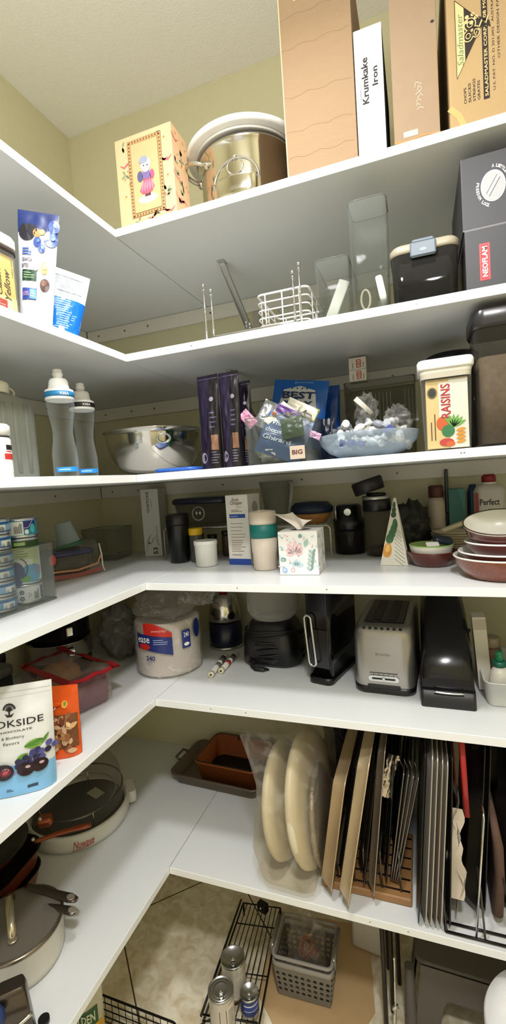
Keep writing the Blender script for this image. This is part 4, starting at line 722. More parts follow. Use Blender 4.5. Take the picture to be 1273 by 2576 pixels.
b = MB(); b.tube([(.066, -.03, .15), (.085, -.045, .148), (.082, -.05, .11), (.062, -.035, .04)], .008, clear('cloudy_handle', '#cfcfc6', '#b3b2a8', .6, .95, .2), 10); b.build('handle', t)
# blender cups
p, r = roundfit(845, 920, 1396, S4); t = thing('mini_blender', 'squat black and steel blender cup right of the white wire rack', 'blender', (p.x, p.y, S4+.0006)); b = MB(); b.lathe([(.05, 0), (.053, .004), (.053, .08), (.05, .085)], SMOKE, 40); b.lathe([(.03, .004), (.035, .01), (.034, .06), (.02, .075)], BRUSH, 32); b.build('cup', t)
b = MB(); b.lathe([(.053, .085), (.055, .088), (.054, .12), (.047, .125), (.045, .165), (.036, .172)], BLACK, 40); b.build('lid', t); b = MB(); b.lathe([(.012, 0), (.014, .003), (.012, .008)], CHROME, 16); o = b.build('button', t, (.004, -.046, .148), (PI/2, 0, 0)); b = MB(); b.tube([(-.036, -.05, .12), (-.036, -.052, .17)], .0025, CHROME); b.build('clip', t)
p, r = roundfit(922, 986, 1402, S4); t = thing('blender_jar', 'tall clear blender jar with black collar behind the striped paper bag', 'blender', (p.x, p.y, S4+.0006)); b = MB(); b.lathe([(.034, 0), (.038, .004), (.041, .04), (.043, .15)], clear('jar_glass', '#dedbd5', '#6d6860', .15, .75, .06), 40, fn=lambda a, z: 1+.02*math.cos(a*4)); b.lathe([(.030, .006), (.032, .03)], c('#4a3a2c', .5), 24); b.build('jar', t)
b = MB(); b.lathe([(.044, .15), (.046, .153), (.046, .185), (.044, .188)], BLACK, 40); b.lathe([(.046, .188), (.0475, .19), (.0475, .197), (.044, .2)], c('#bdbcb8', .3, .8), 40); b.lathe([(.03, .2), (.034, .204), (.03, .21)], BLACK, 24); b.build('collar', t)
t = thing('black_cap', 'big tilted black cap resting on the tall blender jar', 'lid', (p.x-.018, p.y-.002, S4+.2115), (0, -.28, 0)); b = MB(); b.lathe([(.046, .002), (.05, .004), (.052, .04), (.048, .046)], c('#1a1718', .4), 36); b.build('cap', t)  # large black cap, set at a tilt
# triangular paper bag
t = thing('paper_packet', 'standing triangular white packet with green leaf and orange print', 'packet', (1.296, -.325, S4+.0006), -.1); PA = c('#d9d3c4', .6); b = MB()
def tri(u, v, k=0, sd=-1): w_ = .074*(1-v/.2)+.006; return (u*w_+.008*v/.2, sd*(.02*(1-v/.2)**.7+.001+.0006*k)+.002*noise.noise(Vector((u*5, v*30, sd))), v)
b.sheet(lambda a, q: tri(a-.5, q*.198), 14, 24, PA); b.sheet(lambda a, q: tri(.5-a, q*.198, 0, 1), 14, 24, PA)
for i in range(9): v = .02+i*.012; b.dline(lambda u, v, k: tri(u, v, k), [(-.02+.06*j/1, v-.004*j) for j in range(8)] if 0 else [(.02+.05*j, v-.003*j) for j in range(9)], .0022, c('#8f9a8a'), 1)
b.ddisc(tri, -.3, .045, .2, .022, c('#d0913f'), 1, 16, 0, 3); b.ddisc(tri, -.3, .05, .1, .012, c('#e5b76a'), 2, 12)
for i in range(4): b.ddisc(tri, -.25+.1*i, .08+.014*i, .22, .016, c('#35633c'), 1, 12, 0, 2)
for i in range(3): b.ddisc(tri, -.1, .15+.014*i, .32, .01, c('#2b4d33'), 1, 10, 0, 2)
b.build('packet', t)
b = MB(); b.crumple((0, 0, .085), (.055, .05, .088), clear('dark_bag_film', '#8a8a7c', '#4a4a42', .35, .75, .2, .6, 25, .3), 5, .3, 2.2); b.build('produce_bag', None, (1.345, -.155, S4+.002), 0, 'dark greenish plastic bag behind the small red-brown dish', 'bag')
# brown dishes
RED = mat('brown_glaze', '#5a2118', .22, var=.15, vs=25, coat=.5); SPK = mat('speckled_copper_glaze', '#7a3a1e', .25, var=.55, vs=160, coat=.5); IVORY = c('#e8e4d8', .3)
def dish(name, label, cat, loc, r, h, outer, inner, n=48, oval=1, group=None):
    t = thing(name, label, cat, loc, 0, group); b = MB(); b.lathe([(r*.68, 0), (r*.74, .003), (r*.93, h*.55), (r, h-.004)], outer, n, sx=oval, cap1=False); b.build('bowl', t)
    b = MB(); b.lathe([(r, h-.004), (r*1.01, h-.002), (r*.99, h), (r*.96, h-.002), (r*.88, h*.55), (r*.7, .007), (0, .006)], inner, n, sx=oval, cap0=False); b.build('glazed_inside', t); return t
dish('serving_dish', 'small red-brown dish holding a white ramekin', 'dish', (1.400, -.33, S4+.0006), .070, .042, RED, RED)
dish('ramekin', 'white oval ramekin nested in the small red-brown dish', 'dish', (1.398, -.328, S4+.009), .060, .052, IVORY, c('#9dbb6a', .4), 48, 1)
b = MB(); b.rprism([(.05, .03, .006, 0), (.056, .036, .008, .004), (.05, .032, .008, .016)], c('#26303a', .4), 3); b.build('silicone_lid', None, (1.428, -.318, S4+.062), (.3, .25, .3), 'dark slate silicone lid leaning on the white ramekin', 'lid')
b = MB(); b.rprism([(.035, .02, .004, 0), (.035, .02, .004, .002)], c('#e4e0d6', .5), 2); b.build('paper_tag', None, (1.402, -.352, S4+.0616), (.5, 0, .2), 'small white paper tag on the ramekin', 'tag')
bx, by = 1.556, -.478
dish('serving_dish', 'large speckled brown baking dish at the bottom of the right-edge stack', 'dish', (bx, by, S4+.0006), .108, .055, SPK, IVORY)
dish('serving_dish', 'white-rimmed brown plate nested on the large speckled dish', 'dish', (bx, by, S4+.033), .096, .034, RED, c('#f1efe9', .3))
dish('serving_bowl', 'brown bowl with white rim under the topmost bowl', 'bowl', (bx+.004, by+.006, S4+.050), .084, .040, RED, c('#f1efe9', .3), 48, 1, 'nested brown bowls')
t = dish('serving_bowl', 'topmost brown bowl with black print on its white inside', 'bowl', (bx+.006, by+.012, S4+.083), .086, .056, RED, c('#dfdcd0', .3), 48, 1, 'nested brown bowls')
b = MB()
for (u, v, r_) in ((-.012, .0, .014), (.008, .008, .01), (.025, -.004, .009), (-.03, .012, .007)): b.ddisc(lambda u, v, k: (u, v, .0075+.0002*k), u, v, r_, r_*.7, c('#20242a'), 1, 9)
b.build('print', t); b = MB(); b.lathe([(.0855, .0545), (.0875, .056), (.0855, .0575), (.084, .056)], c('#3a1c14', .3), 48, cap0=False, cap1=False); b.build('rim', t); t.rotation_euler = (.27, -.05, 0)
# paper plates, bottle and back-row bits
for i in range(11):
    b = MB(); b.lathe([(.045, 0), (.058, .002), (.068, .009), (.0685, .0105), (.058, .0035), (0, .0015)], c('#d6c8a8', .6), 32); b.build('paper_plate', None, (1.470+.0015*math.sin(i*2), -.2+.0015*math.cos(i*3), S4+.0006+.0072*i), 0, 'cream paper plate in the stack behind the brown bowls, %s' % ['lowest', 'second', 'third', 'fourth', 'fifth', 'sixth', 'seventh', 'eighth', 'ninth', 'tenth', 'topmost'][i]+(' from bottom' if 0 < i < 10 else ''), 'plate', 'cream paper plates')
b = MB(); b.rprism([(.09, .018, .006, 0), (.095, .02, .008, .006), (.09, .018, .006, .012)], c('#d9cba8', .5), 4); b.build('folded_napkin', None, (1.475, -.22, S4+.093), (0, -.3, .35), 'folded cream napkin on the paper plate stack', 'napkin')
t = thing('cleaner_bottle', 'off-white bottle with red cap and black lettering Perfect at the back right', 'bottle', (1.582, -.10, S4+.0006)); b = MB(); b.rprism([(.085, .06, .02, 0), (.09, .064, .022, .004), (.09, .064, .022, .195), (.07, .055, .022, .212), (.03, .03, .014, .216)], c('#c9c4b8', .45), 5); f = front(-.045, -.032, 0); b.dtext(f, 'Perfect', .014, .15, .07, .17, BK, 1, 0, .02); b.drect(f, -.0, .1, .01, .19, c('#8f2a24'), 1); b.ddisc(f, .045, .12, .018, .018, c('#7d6a58'), 1); b.ddisc(f, .045, .12, .012, .014, c('#b9b09c'), 2); b.build('bottle', t)
b = MB(); b.lathe([(.017, .214), (.02, .216), (.02, .222)], IVORY, 24); b.lathe([(.021, .2225), (.021, .24), (.015, .247)], c('#8c1d20', .4), 24, fn=lambda a, z: 1+.015*math.cos(a*20)); b.build('cap', t)
t = thing('spice_jar', 'clear spice jar with brown cap left of the teal carton', 'jar', (1.424, -.075, S4+.0006)); b = MB(); b.lathe([(.026, 0), (.028, .003), (.028, .165), (.02, .18)], c('#b9ad98', .5), 24); b.build('jar', t); b = MB(); b.lathe([(.022, .18), (.024, .183), (.024, .215), (.02, .22)], c('#54281e', .5), 24); b.build('cap', t)
carton('teal_carton', 'teal carton in front of the back wall right of the spice jar', 'box', (1.487, -.095, S4+.0006), 0, .05, .05, .205, c('#2f6a60', .5), lambda b: b.dpoly(front(-.025, 0, 0), [(.03, .205), (.05, .1), (.05, .205)], c('#3f7d74'), 1))
b = MB(); b.rprism([(.03, .03, .012, 0), (.034, .034, .014, .004), (.034, .034, .014, .19), (.02, .02, .009, .215)], c('#26415c', .4), 4); b.build('blue_bottle', None, (1.540, -.035, S4+.0006), 0, 'dark blue bottle between teal carton and red-capped bottle', 'bottle')
t = thing('spatula', 'black-handled spatula upright behind the teal carton', 'kitchen tool', (1.466, -.031, S4+.002)); b = MB(); b.box(-.012, .0, -.004, .004, .12, .27, BLACK, .003); b.build('handle', t); b = MB(); b.box(-.02, .012, -.001, .001, 0, .12, c('#44403c', .4)); b.build('blade', t)
# ================================================================ fifth shelf
# blue chocolate pouch, front left
W, Hh = .165, .226; fr = pouch(W, Hh, .055, 1.1, .0016, 21, lean=.004); er = Vector((.597, -.993)); rz = .60
ctr = er-Vector((math.cos(rz), math.sin(rz)))*(W/2)
t = thing('chocolate_pouch', 'pale grey and sky blue BROOKSIDE chocolate pouch at the left edge', 'bag', (ctr.x, ctr.y, S5+.0008), rz)
b = MB(); PG = c('#d7d8d4', .4); add_pouch(b, fr, W, Hh, PG, None, 30, 40)
b.sheet(lambda a, q: fr((a-.5)*W*.998, .0005+q*(.058+.008*math.sin(a*3+.5)), 1), 26, 12, c('#7db4dc', .4)); b.drect(fr, -W*.49, .046, W*.3, .05, c('#9a8ac0', .4), 2, 20)
b.dtext(fr, 'BROOKSIDE', -.073, .144, .066, .158, INK, 2, 0, .005); b.dtext(fr, 'CHOCOLATE', -.02, .133, .045, .137, INK, 2, 0, .01); b.dtext(fr, '& Blueberry', -.012, .118, .03, .125, c('#3a3a3a'), 2); b.dtext(fr, 'flavors', -.01, .108, .02, .114, c('#3a3a3a'), 2)
b.dtext(fr, 'Acai', -.05, .117, -.02, .127, c('#3a3a3a'), 2)
for i in range(9): a = .3+i*.32; b.dline(fr, [(.005, .176), (.005+.008*math.cos(a), .176+.012*math.sin(a))], .0016, INK, 2); b.ddisc(fr, .005+.0105*math.cos(a), .178+.0125*math.sin(a), .0022, .0022, INK, 2, 8)
b.dpoly(fr, [(-.004, .172), (.005, .168), (.014, .172), (.009, .165), (.001, .165)], INK, 3); b.drect(fr, .0035, .165, .0065, .18, INK, 3)
GL = c('#6f9c3c', .4); GD = c('#4d7a2c', .4)
for (u, v, l, w_, a) in ((.028, .1, .042, .018, .1), (.012, .066, .03, .018, .7), (.06, .098, .024, .006, .9)): b.dleaf(fr, u, v, l, w_, a, GL, 3); b.dleaf(fr, u, v, l, w_*.45, a+.05, GD, 4)
R = random.Random(6); BB = [c('#2c2a52', .35), c('#3d3a70', .35), c('#241f3c', .35), c('#51508c', .35)]
for i in range(30):
    tt = R.random(); b.ddisc(fr, .022+.055*tt+R.uniform(-.012, .01), .06+.03*tt+R.uniform(-.014, .012), .0062, .0062, BB[R.randrange(4)], 5+i % 3, 12)
for (u, v, ru, rv) in ((.03, .055, .017, .0145), (.056, .057, .016, .014), (-.012, .056, .02, .017), (-.055, .058, .018, .015)):
    b.ddisc(fr, u, v, ru, rv, c('#231019', .2), 8, 22, 0, 3); b.ddisc(fr, u+ru*.25, v+rv*.3, ru*.3, rv*.22, c('#b9a0a8'), 9, 12)
b.ddisc(fr, -.008, .056, .011, .009, c('#6e1f2c'), 9, 16, .4, 2); b.ddisc(fr, -.008, .056, .006, .004, c('#b4505a'), 10, 12, .4)
b.drect(fr, .03, .012, .05, .018, c('#31435c'), 2, 4); b.dlines(fr, -.01, .012, .004, .018, 2, c('#31435c'), 2); b.drect(fr, -W*.49, .213, W*.49, .214, c('#b9bab6'), 1, 20); b.drect(fr, -W*.49, .203, W*.49, .2036, c('#c2c3bf'), 1, 20)
b.build('pouch', t)
# orange nut pouch
W, Hh = .15, .165; fr = pouch(W, Hh, .05, 1.0, .003, 33, lean=.01); rz = .42; er = Vector((.578, -.888)); ctr = er-Vector((math.cos(rz), math.sin(rz)))*(W/2)
t = thing('nut_pouch', 'orange pouch of mixed nuts behind the BROOKSIDE pouch', 'bag', (ctr.x, ctr.y, S5+.0008), rz); OR = mat('orange_pouch', '#d8561c', .25, var=.08)
b = MB(); add_pouch(b, fr, W, Hh, OR); R = random.Random(4); NC = [c(x, .5) for x in ('#c79a66', '#8a5530', '#d9b98a', '#6b3a22', '#a87445', '#c9a27c', '#9c4a34')]
b.drect(fr, -W*.48, .022, W*.48, .1, c('#6d4126', .3), 1, 20, 10)
for i in range(120):
    u, v = R.uniform(-W*.46, W*.36), R.uniform(.014, .098); l = R.uniform(.012, .022)
    b.dleaf(fr, u, v, l, l*.55, R.uniform(0, 6.3), R.choice(NC), 2+i % 6)
b.ddisc(fr, .0, .128, .04, .008, c('#d8561c', .25), 9, 14); b.dtext(fr, 'NUTS', -.045, .113, .025, .131, c('#f0d9c4'), 3, 0, .01); b.ddisc(fr, .045, .124, .007, .009, c('#e2a13c'), 3, 14); b.ddisc(fr, .046, .126, .003, .005, c('#6f8c3c'), 4, 10); b.dlines(fr, -.05, .104, .05, .109, 1, c('#f0c49c'), 3, .5)
b.build('pouch', t)
# zipper bag with red band
rz = 1.26; o = Vector((.475, -.712, S5+.0008))
t = thing('meat_bag', 'clear bag with red zipper band around a purple pack and tan bread', 'bag', o, rz)
b = MB(); b.loft([[(x+.004*noise.noise(Vector((x*30, y*30, z*20))), y+.006*noise.noise(Vector((x*25, z*40, 3))), z) for x, y in rr(w_, d_, .025, 6, 0, .15)] for w_, d_, z in ((.135, .26, .001), (.15, .285, .02), (.155, .29, .07), (.15, .28, .095), (.13, .25, .105))], clear('red_bag_film', '#f7f0ee', '#e6d9d6', .03, .3, .15, .5, 25, .12), True, True); b.build('film', t)
b = MB(); RB = mat('red_band', '#a81f22', .25, var=.1)
def band(pts, w_):
    V = []; F = []
    for x, y, z in pts: V += [(x, y, z), (x+w_[0], y+w_[1], z+w_[2])]
    for i in range(len(pts)-1): F.append((2*i, 2*i+1, 2*i+3, 2*i+2))
    b.add(V, F, RB); b.add([(x, y, z+.0012) for x, y, z in V], F, RB)
band([(.084+.004*math.sin(i), -.02+.045*i, .108+.004*math.sin(i*2)) for i in range(8)], (-.026, 0, .006)); band([(-.075+.02*i, -.015, .106+.003*math.sin(i*2)) for i in range(9)], (.0, .014, .005)); band([(-.08+.02*i, .285, .105+.003*math.sin(i*2)) for i in range(9)], (0, -.035, .006)); band([(-.078, -.01+.045*i, .104) for i in range(7)], (.02, 0, .004))
b.build('zipper_band', t)
b = MB(); PM = mat('purple_pack', '#6d4a58', .45, var=.22, vs=70, bump=.5, bs=90); b.rprism([(.112, .05, .018, .004, .01, .05), (.122, .06, .024, .014, .01, .05), (.124, .06, .025, .07, .01, .05), (.112, .05, .02, .086, .01, .05)], PM, 5); b.build('purple_pack', t)
b = MB(); b.crumple((-.005, .17, .066), (.06, .085, .040), mat('bread_tan', '#a9825c', .7, var=.2, vs=40), 4, .18, 2, 18, False); b.build('bread', t)
# dark tins behind
R0 = Vector((.125, -.46, S5+.0008))
for lab, z, h, r, m in (('low black cake tin under the steel cake tin', 0, .05, .106, BLACK), ('steel cake tin between two black cake tins', .0515, .062, .112, STEEL), ('black cake tin stacked on top of the steel cake tin', .1145, .08, .106, mat('black_tin', '#1c1b1c', .25, .5))):
    t = thing('cake_tin', lab, 'baking tin', R0+Vector((0, 0, z)), -.5); b = MB(); b.lathe([(r*.97, 0), (r, .002), (r, h-.003), (r*1.02, h-.001), (r*1.02, h), (r*.985, h), (r*.98, .004), (0, .003)], m, 56); b.build('ring', t); b = MB(); b.box(r-.001, r+.012, -.012, .012, h*.3, h*.7, CHROME, .003); b.build('clasp', t)
t = thing('glass_jar', 'dark clear jar behind the BROOKSIDE pouch', 'jar', (.215, -.845, S5+.0008)); b = MB(); b.rprism([(.1, .12, .02, 0), (.105, .125, .022, .004), (.105, .125, .022, .13)], SMOKE, 5); b.build('jar', t); b = MB(); b.rprism([(.11, .13, .024, .1305), (.11, .13, .024, .15), (.1, .12, .02, .155)], c('#4d4a45', .4), 5); b.build('lid', t)
t = thing('glass_jar', 'narrow dark jar beside the black cake tin', 'jar', (.11, -.72, S5+.0008)); b = MB(); b.rprism([(.05, .05, .012, 0), (.054, .054, .014, .004), (.054, .054, .014, .12)], clear('blueblack_glass', '#565a70', '#2d3040', .35, .9), 4); b.build('jar', t); b = MB(); b.rprism([(.057, .057, .015, .1205), (.057, .057, .015, .14), (.05, .05, .012, .144)], c('#24242e', .4), 4); b.build('lid', t)
b = MB(); b.crumple((0, 0, .098), (.075, .062, .098), clear('grey_bag_film', '#a9a7a2', '#b5b3ad', .25, .7, .15, .6, 22, .4), 7, .3, 2.4); b.build('plastic_bag', None, (.292, -.335, S5+.001), 0, 'crumpled grey translucent plastic bag left of the paper plate pack', 'bag')
# pack of paper plates in film
p0 = at(432, 1709, S5); r = .113; pc_ = toward(p0, r)
t = thing('plate_pack', 'big film-wrapped pack of white paper plates with blue and red label', 'plate pack', (pc_.x, pc_.y, S5+.0008), math.atan2(CAM.y-pc_.y, CAM.x-pc_.x)+PI/2)
b = MB(); PL = mat('paper_plate_stack', '#cfc8c0', .7, var=.12, vs=90, stretch=(1, 1, 12)); b.lathe([(.088, 0), (.1, .003)]+[(.108+.0018*(i % 2), .008+.0045*i) for i in range(38)]+[(.104, .182), (.08, .176), (0, .174)], PL, 56); b.build('plates', t)
b = MB(); PF = clear('plate_film', '#f6f4f2', '#efebe7', .06, .4, .16, .6, 25, .4)
b.lathe([(.106, .001)]+[(.1135+.002*math.sin(i*1.7), .01+.02*i) for i in range(9)]+[(.112, .186)], PF, 56, cap0=False, cap1=False, fn=lambda a, z: 1+.006*noise.noise(Vector((math.cos(a)*4, math.sin(a)*4, z*25)))+.004*math.sin(a*9+z*40)); b.build('film', t)
b = MB(); b.crumple((.0, .015, .222), (.098, .095, .046), PF, 12, .28, 1.8, 24, False); b.crumple((.125, .01, .235), (.05, .04, .03), PF, 14, .4, 2.2, 16, False); b.build('gathered_film', t)
b = MB(); f = cyl(.1175, -PI/2-.46, 0, .0006); NB = c('#1e2f74', .3); RDD = c('#c02a22', .3)
def cpoly(fn_top, fn_bot, u0, u1, m, k, n=24): b.sheet(lambda a, q: f(u0+(u1-u0)*a, fn_bot(a)+(fn_top(a)-fn_bot(a))*q, k), n, 4, m)
cpoly(lambda a: .155-.014*a, lambda a: .105-.012*a-.012*a*a, -.062, .066, NB, 2); cpoly(lambda a: .155+.036*math.sin(PI*min(1, a*.62+.38)) if a < 1 else .155, lambda a: .153-.012*a, -.03, .066, RDD, 3)
b.dtext(f, 'ease', -.055, .125, -.008, .142, WHITE, 5, 0, .01); b.ddisc(f, -.03, .112, .022, .011, RDD, 4, 18, 0, 2); b.dlines(f, .004, .118, .054, .138, 3, c('#aebbe0'), 4, .3); b.dtext(f, 'everyday', .0, .158, .05, .17, c('#efb9a8'), 5, 0, .0, .2); b.dtext(f, '240', -.026, .066, .006, .082, NB, 3, 0, .02); b.dlines(f, -.02, .058, .002, .063, 1, c('#7d88b0'), 3)
b.drect(f, .098, .095, .13, .155, NB, 2, 8); b.dtext(f, '240', .105, .132, .124, .148, WHITE, 4, 0, .01); b.ddisc(f, .114, .108, .01, .006, WHITE, 4, 14); b.ddisc(f, .165, .148, .018, .032, NB, 2, 20, .0, 3); b.build('printed_label', t)
# kettle
p = at(572, 1638, S5); pk = toward(p, .062); t = thing('kettle', 'steel and navy kettle with red knob behind the plate pack', 'kettle', (pk.x, pk.y, S5+.0008))
b = MB(); b.lathe([(.058, 0), (.066, .003), (.067, .008), (.064, .012)], c('#c9c7c0', .25, .9), 48); b.lathe([(.062, .012), (.064, .02), (.063, .1)], c('#14172c', .3), 48); b.build('base', t); b = MB(); b.lathe([(.0625, .1), (.06, .14), (.05, .19), (.035, .205), (0, .208)], STEEL, 48); b.build('body', t)
b = MB(); b.lathe([(.012, .207), (.02, .213), (.022, .225), (.014, .235)], c('#9a2a20', .4), 24); b.build('knob', t)
# two lip-balm sized tubes lying on the board
def stick(label, a, bb, col):
    A, B = at(*a, S5), at(*bb, S5); d = B-A; L = d.length; t = thing('glue_stick', label, 'tube', (A.x, A.y, S5+.0106), math.atan2(d.y, d.x), 'small tubes lying on the shelf')
    b = MB()
    def ring(x, r_): return [(x, r_*math.cos(q), r_*math.sin(q)) for q in [2*PI*j/18 for j in range(18)]]
    b.loft([ring(.0, .0088), ring(.002, .0098), ring(.012, .0098)], c('#ddd6b4', .4)); b.loft([ring(.0, .0004), ring(-.0004, .0035)], BLACK, False, True); b.build('cap', t)
    b = MB(); b.loft([ring(.0122, .0092), ring(L*.95, .0092), ring(L, .0085)], c('#cfccc4', .4)); b.loft([ring(L*.35, .0095), ring(L*.5, .0095)], c(col, .4)); b.loft([ring(L*.6, .0095), ring(L*.85, .0095)], c('#4d4a48', .4)); b.build('tube', t)
stick('small white tube with grey print lying nearer to the plate pack', (531, 1706), (568, 1655), '#7a7672'); stick('small white tube with red print lying right of the grey-printed tube', (556, 1696), (594, 1652), '#b03a30')
# black corded appliance with ribbed clear jar
pb_ = Vector((.872, -.235, S5+.0008)); t = thing('food_processor', 'black appliance with bundled cord and clear ribbed jar under the shelf', 'food processor', pb_)
BKS = mat('black_plastic', '#0e0e0f', .32, var=.05); b = MB(); b.rprism([(.19, .17, .05, 0), (.205, .185, .055, .01), (.2, .18, .055, .09), (.16, .15, .05, .135), (.145, .14, .06, .146)], BKS, 6); b.build('base', t)
b = MB(); R = random.Random(1)
for i in range(9):
    z0 = .02+.012*i; b.tube([(.104*math.cos(a)*(1+.03*math.sin(a*3+i)), .094*math.sin(a)*(1+.03*math.cos(a*2+i)), z0+.008*math.sin(a*2+i*1.3)) for a in [PI+PI*j/24 for j in range(25)]], .0042, c('#121213', .45), 7)
b.tube([(-.06, -.09, .03), (-.055, -.105, .006), (-.035, -.125, .0045), (-.005, -.128, .0045), (.008, -.115, .0045), (-.012, -.105, .0045), (-.04, -.112, .009), (-.065, -.095, .02)], .0035, c('#121213', .45), 7); b.build('cord', t)
b = MB(); b.lathe([(.058, .147), (.075, .152), (.086, .17)]+[(.090+.0013*(i % 2), .178+.0038*i) for i in range(28)]+[(.094, .29)], clear('ribbed_jar', '#efeeea', '#cfcdc8', .22, .7, .12), 48, cap0=True, cap1=False); b.build('jar', t)
# tall black appliance with chrome handle
A, B = at(776, 1716, S5), at(834, 1728, S5); d = B-A; rz = math.atan2(d.y, d.x); w = d.length; M0 = (A+B)/2
t = thing('carafe_cooler', 'tall glossy black appliance with chrome loop handle left of the toaster', 'appliance', (M0.x, M0.y, S5+.0008), rz); GB = mat('gloss_black', '#08080a', .12, var=.03, spec=.45)
b = MB(); b.rprism([(w+.002, .216, .02, 0, 0, .108), (w+.003, .218, .022, .01, 0, .108), (w+.001, .216, .022, .0198, 0, .108)], BKS, 6); b.rprism([(w, .215, .018, .02, 0, .112), (w+.006, .218, .02, .12, 0, .112), (w+.008, .22, .02, .30, 0, .113)], GB, 6); b.build('body', t)
b = MB(); b.box(-w*.28, w*.46, .0, .004, .05, .17, c('#1b1b1d', .2), .003); b.box(-w*.3, w*.48, -.0015, .003, .171, .29, GB, .003); b.build('front_panel', t)
b = MB(); hx0, z0, z1 = -w*.12, .062, .215; P = [(hx0-.011, 0, z0+.012)]+[(hx0+.011*-math.cos(a), 0, z0+.011-.011*math.sin(a)) for a in [PI*j/10 for j in range(11)]]+[(hx0+.011*math.cos(a), 0, z1-.011+.011*math.sin(a)) for a in [PI*j/10 for j in range(11)]]
b.tube([(x-.012*(z-z0)/(z1-z0), -.016-.004*math.sin(PI*(z-z0)/(z1-z0)), z) for x, y, z in P], .0034, CHROME, 8, True); b.build('handle', t)
# toaster
A, B = at(893, 1741, S5), at(1046, 1758, S5); d = B-A; rz = math.atan2(d.y, d.x); w = d.length; M0 = (A+B)/2
t = thing('toaster', 'brushed silver toaster with slider and push buttons in the middle', 'toaster', (M0.x, M0.y, S5+.0008), rz); TB = mat('toaster_steel', '#aaa6a2', .33, .85, var=.04, bump=.06, bs=400, stretch=(1, 1, 40))
b = MB(); b.rprism([(w-.004, .33, .03, .004, 0, .167), (w+.002, .334, .032, .008, 0, .167), (w+.002, .334, .032, .022, 0, .167)], BKS, 6)
for x in (-w/2+.025, w/2-.025):
    for y in (.03, .3): b.lathe([(.012, 0), (.012, .005)], BKS, 14, (x, y, 0))
b.build('base', t)
b = MB(); b.rprism([(w-.002, .33, .03, .020, 0, .166), (w, .332, .032, .026, 0, .166), (w-.002, .328, .034, .165, 0, .166), (w-.008, .32, .034, .184, 0, .167), (w-.022, .304, .032, .192, 0, .168)], TB, 7); b.build('body', t)
b = MB(); b.box(-w*.34, w*.34, .055, .29, .1925, .196, BLACK, .004); b.box(-w*.22, -w*.06, .07, .28, .1955, .1985, c('#2a2726', .5), .001); b.box(w*.06, w*.22, .07, .28, .1955, .1985, c('#2a2726', .5), .001); b.build('slot_plate', t)
f = front(-w/2, .0, 0); f = lambda u, v, k: (-w/2+u, -.0006-.0004*k, v)
b = MB(); b.box(-w*.27, w*.27, -.003, .002, .017, .03, BLACK, .003); b.build('crumb_tray_handle', t)
b = MB(); b.rprism([(w*.5, .016, .0079, 0), (w*.5, .016, .0079, .003)], CHROME, 6); o = b.build('slider_frame', t, (0, -.0005, .048), (PI/2, 0, 0)); b = MB(); b.drect(f, w*.31, .0455, w*.69, .0505, BLACK, 9); b.box(-.003, .004, -.0075, -.003, .043, .053, CHROME, .001); b.drect(f, w*.27, .0625, w*.73, .064, BLACK, 1)
for i in range(5): b.ddisc(f, w*(.34+.08*i), .0585, .0012, .0012, BLACK, 1, 8)
b.build('slider', t); b = MB(); b.dtext(f, 'Breville', w*.38, .113, w*.62, .12, c('#8a8582', .3, .5), 2); b.build('badge', t)
for i in range(7):
    b = MB(); b.lathe([(.0048, 0), (.0048, .002), (.004, .0028)], c('#2a2928', .4), 14); b.build('button', t, ((i-3)*w*.1, .012, .186+.0012), (.5, 0, 0))
# black bin-shaped appliance
A, B = at(1061, 1777, S5), at(1200, 1791, S5); d = B-A; rz = math.atan2(d.y, d.x); w = d.length; M0 = (A+B)/2
t = thing('bread_slicer', 'black hooded appliance with low front drawer right of the toaster', 'appliance', (M0.x, M0.y, S5+.0008), rz)
b = MB(); b.rprism([(w, .36, .006, 0, 0, .181), (w+.002, .362, .008, .003, 0, .181), (w, .358, .008, .045, 0, .181)], mat('matt_black', '#171718', .42), 4); b.build('base', t); b = MB(); b.tube([(-w*.26+w*.55*i/10, -.003, .0445-.002*abs(math.sin(PI*i/10))) for i in range(11)], .0026, CHROME, 6); b.build('handle', t)
b = MB(); b.loft([[(x, y, z) for x, z in [(-w*.48, .0455), (-w*.48, .0455+hh_*.75), (-w*.42, .0455+hh_*.93), (-w*.3, .0455+hh_), (w*.3, .0455+hh_), (w*.42, .0455+hh_*.93), (w*.48, .0455+hh_*.75), (w*.48, .0455)]] for y, hh_ in ((.012, .03), (.05, .085), (.12, .15), (.22, .195), (.34, .21))], mat('hood_black', '#0d0c0d', .18, spec=.4)); b.build('hood', t)
for z in (.1, .16): b = MB(); b.lathe([(.006, 0), (.006, .004), (.003, .006)], c('#55555a', .3, .6), 14); b.build('hinge_pin', t, (w*.482, .14+.3*(z-.1), z), (0, PI/2, 0))
# white tray with bottles
t = thing('storage_tray', 'white plastic tray holding bottles at the right edge', 'tray', (1.615, -.462, S5+.0008)); b = MB(); b.bin(.205, .26, .02, 0, .066, .003, c('#dcdcd6', .4), .93, 0, .13, .002); b.build('tray', t)
t = thing('spray_bottle', 'small white spray bottle with green pump in the white tray', 'bottle', (1.555, -.405, S5+.006), 0); b = MB(); b.lathe([(.022, 0), (.0245, .003), (.0245, .05), (.022, .07), (.013, .084)], c('#e0dccf', .4), 32); b.lathe([(.0248, .004), (.0248, .03)], c('#b39b7c', .5), 32, cap0=False, cap1=False); b.ddisc(cyl(.0248, -1.2, 0, .0004), .012, .05, .003, .003, c('#9a4a3a'), 1, 10); b.build('bottle', t)
b = MB(); b.lathe([(.014, .084), (.016, .087), (.016, .1)], c('#12604c', .4), 24, fn=lambda a, z: 1+.02*math.cos(a*18)); b.lathe([(.009, .1), (.01, .104), (.01, .122), (.006, .126)], c('#1f7a4e', .4), 20); b.box(-.004, .004, -.016, 0, .11, .118, c('#1f7a4e', .4), .002); b.build('pump', t)
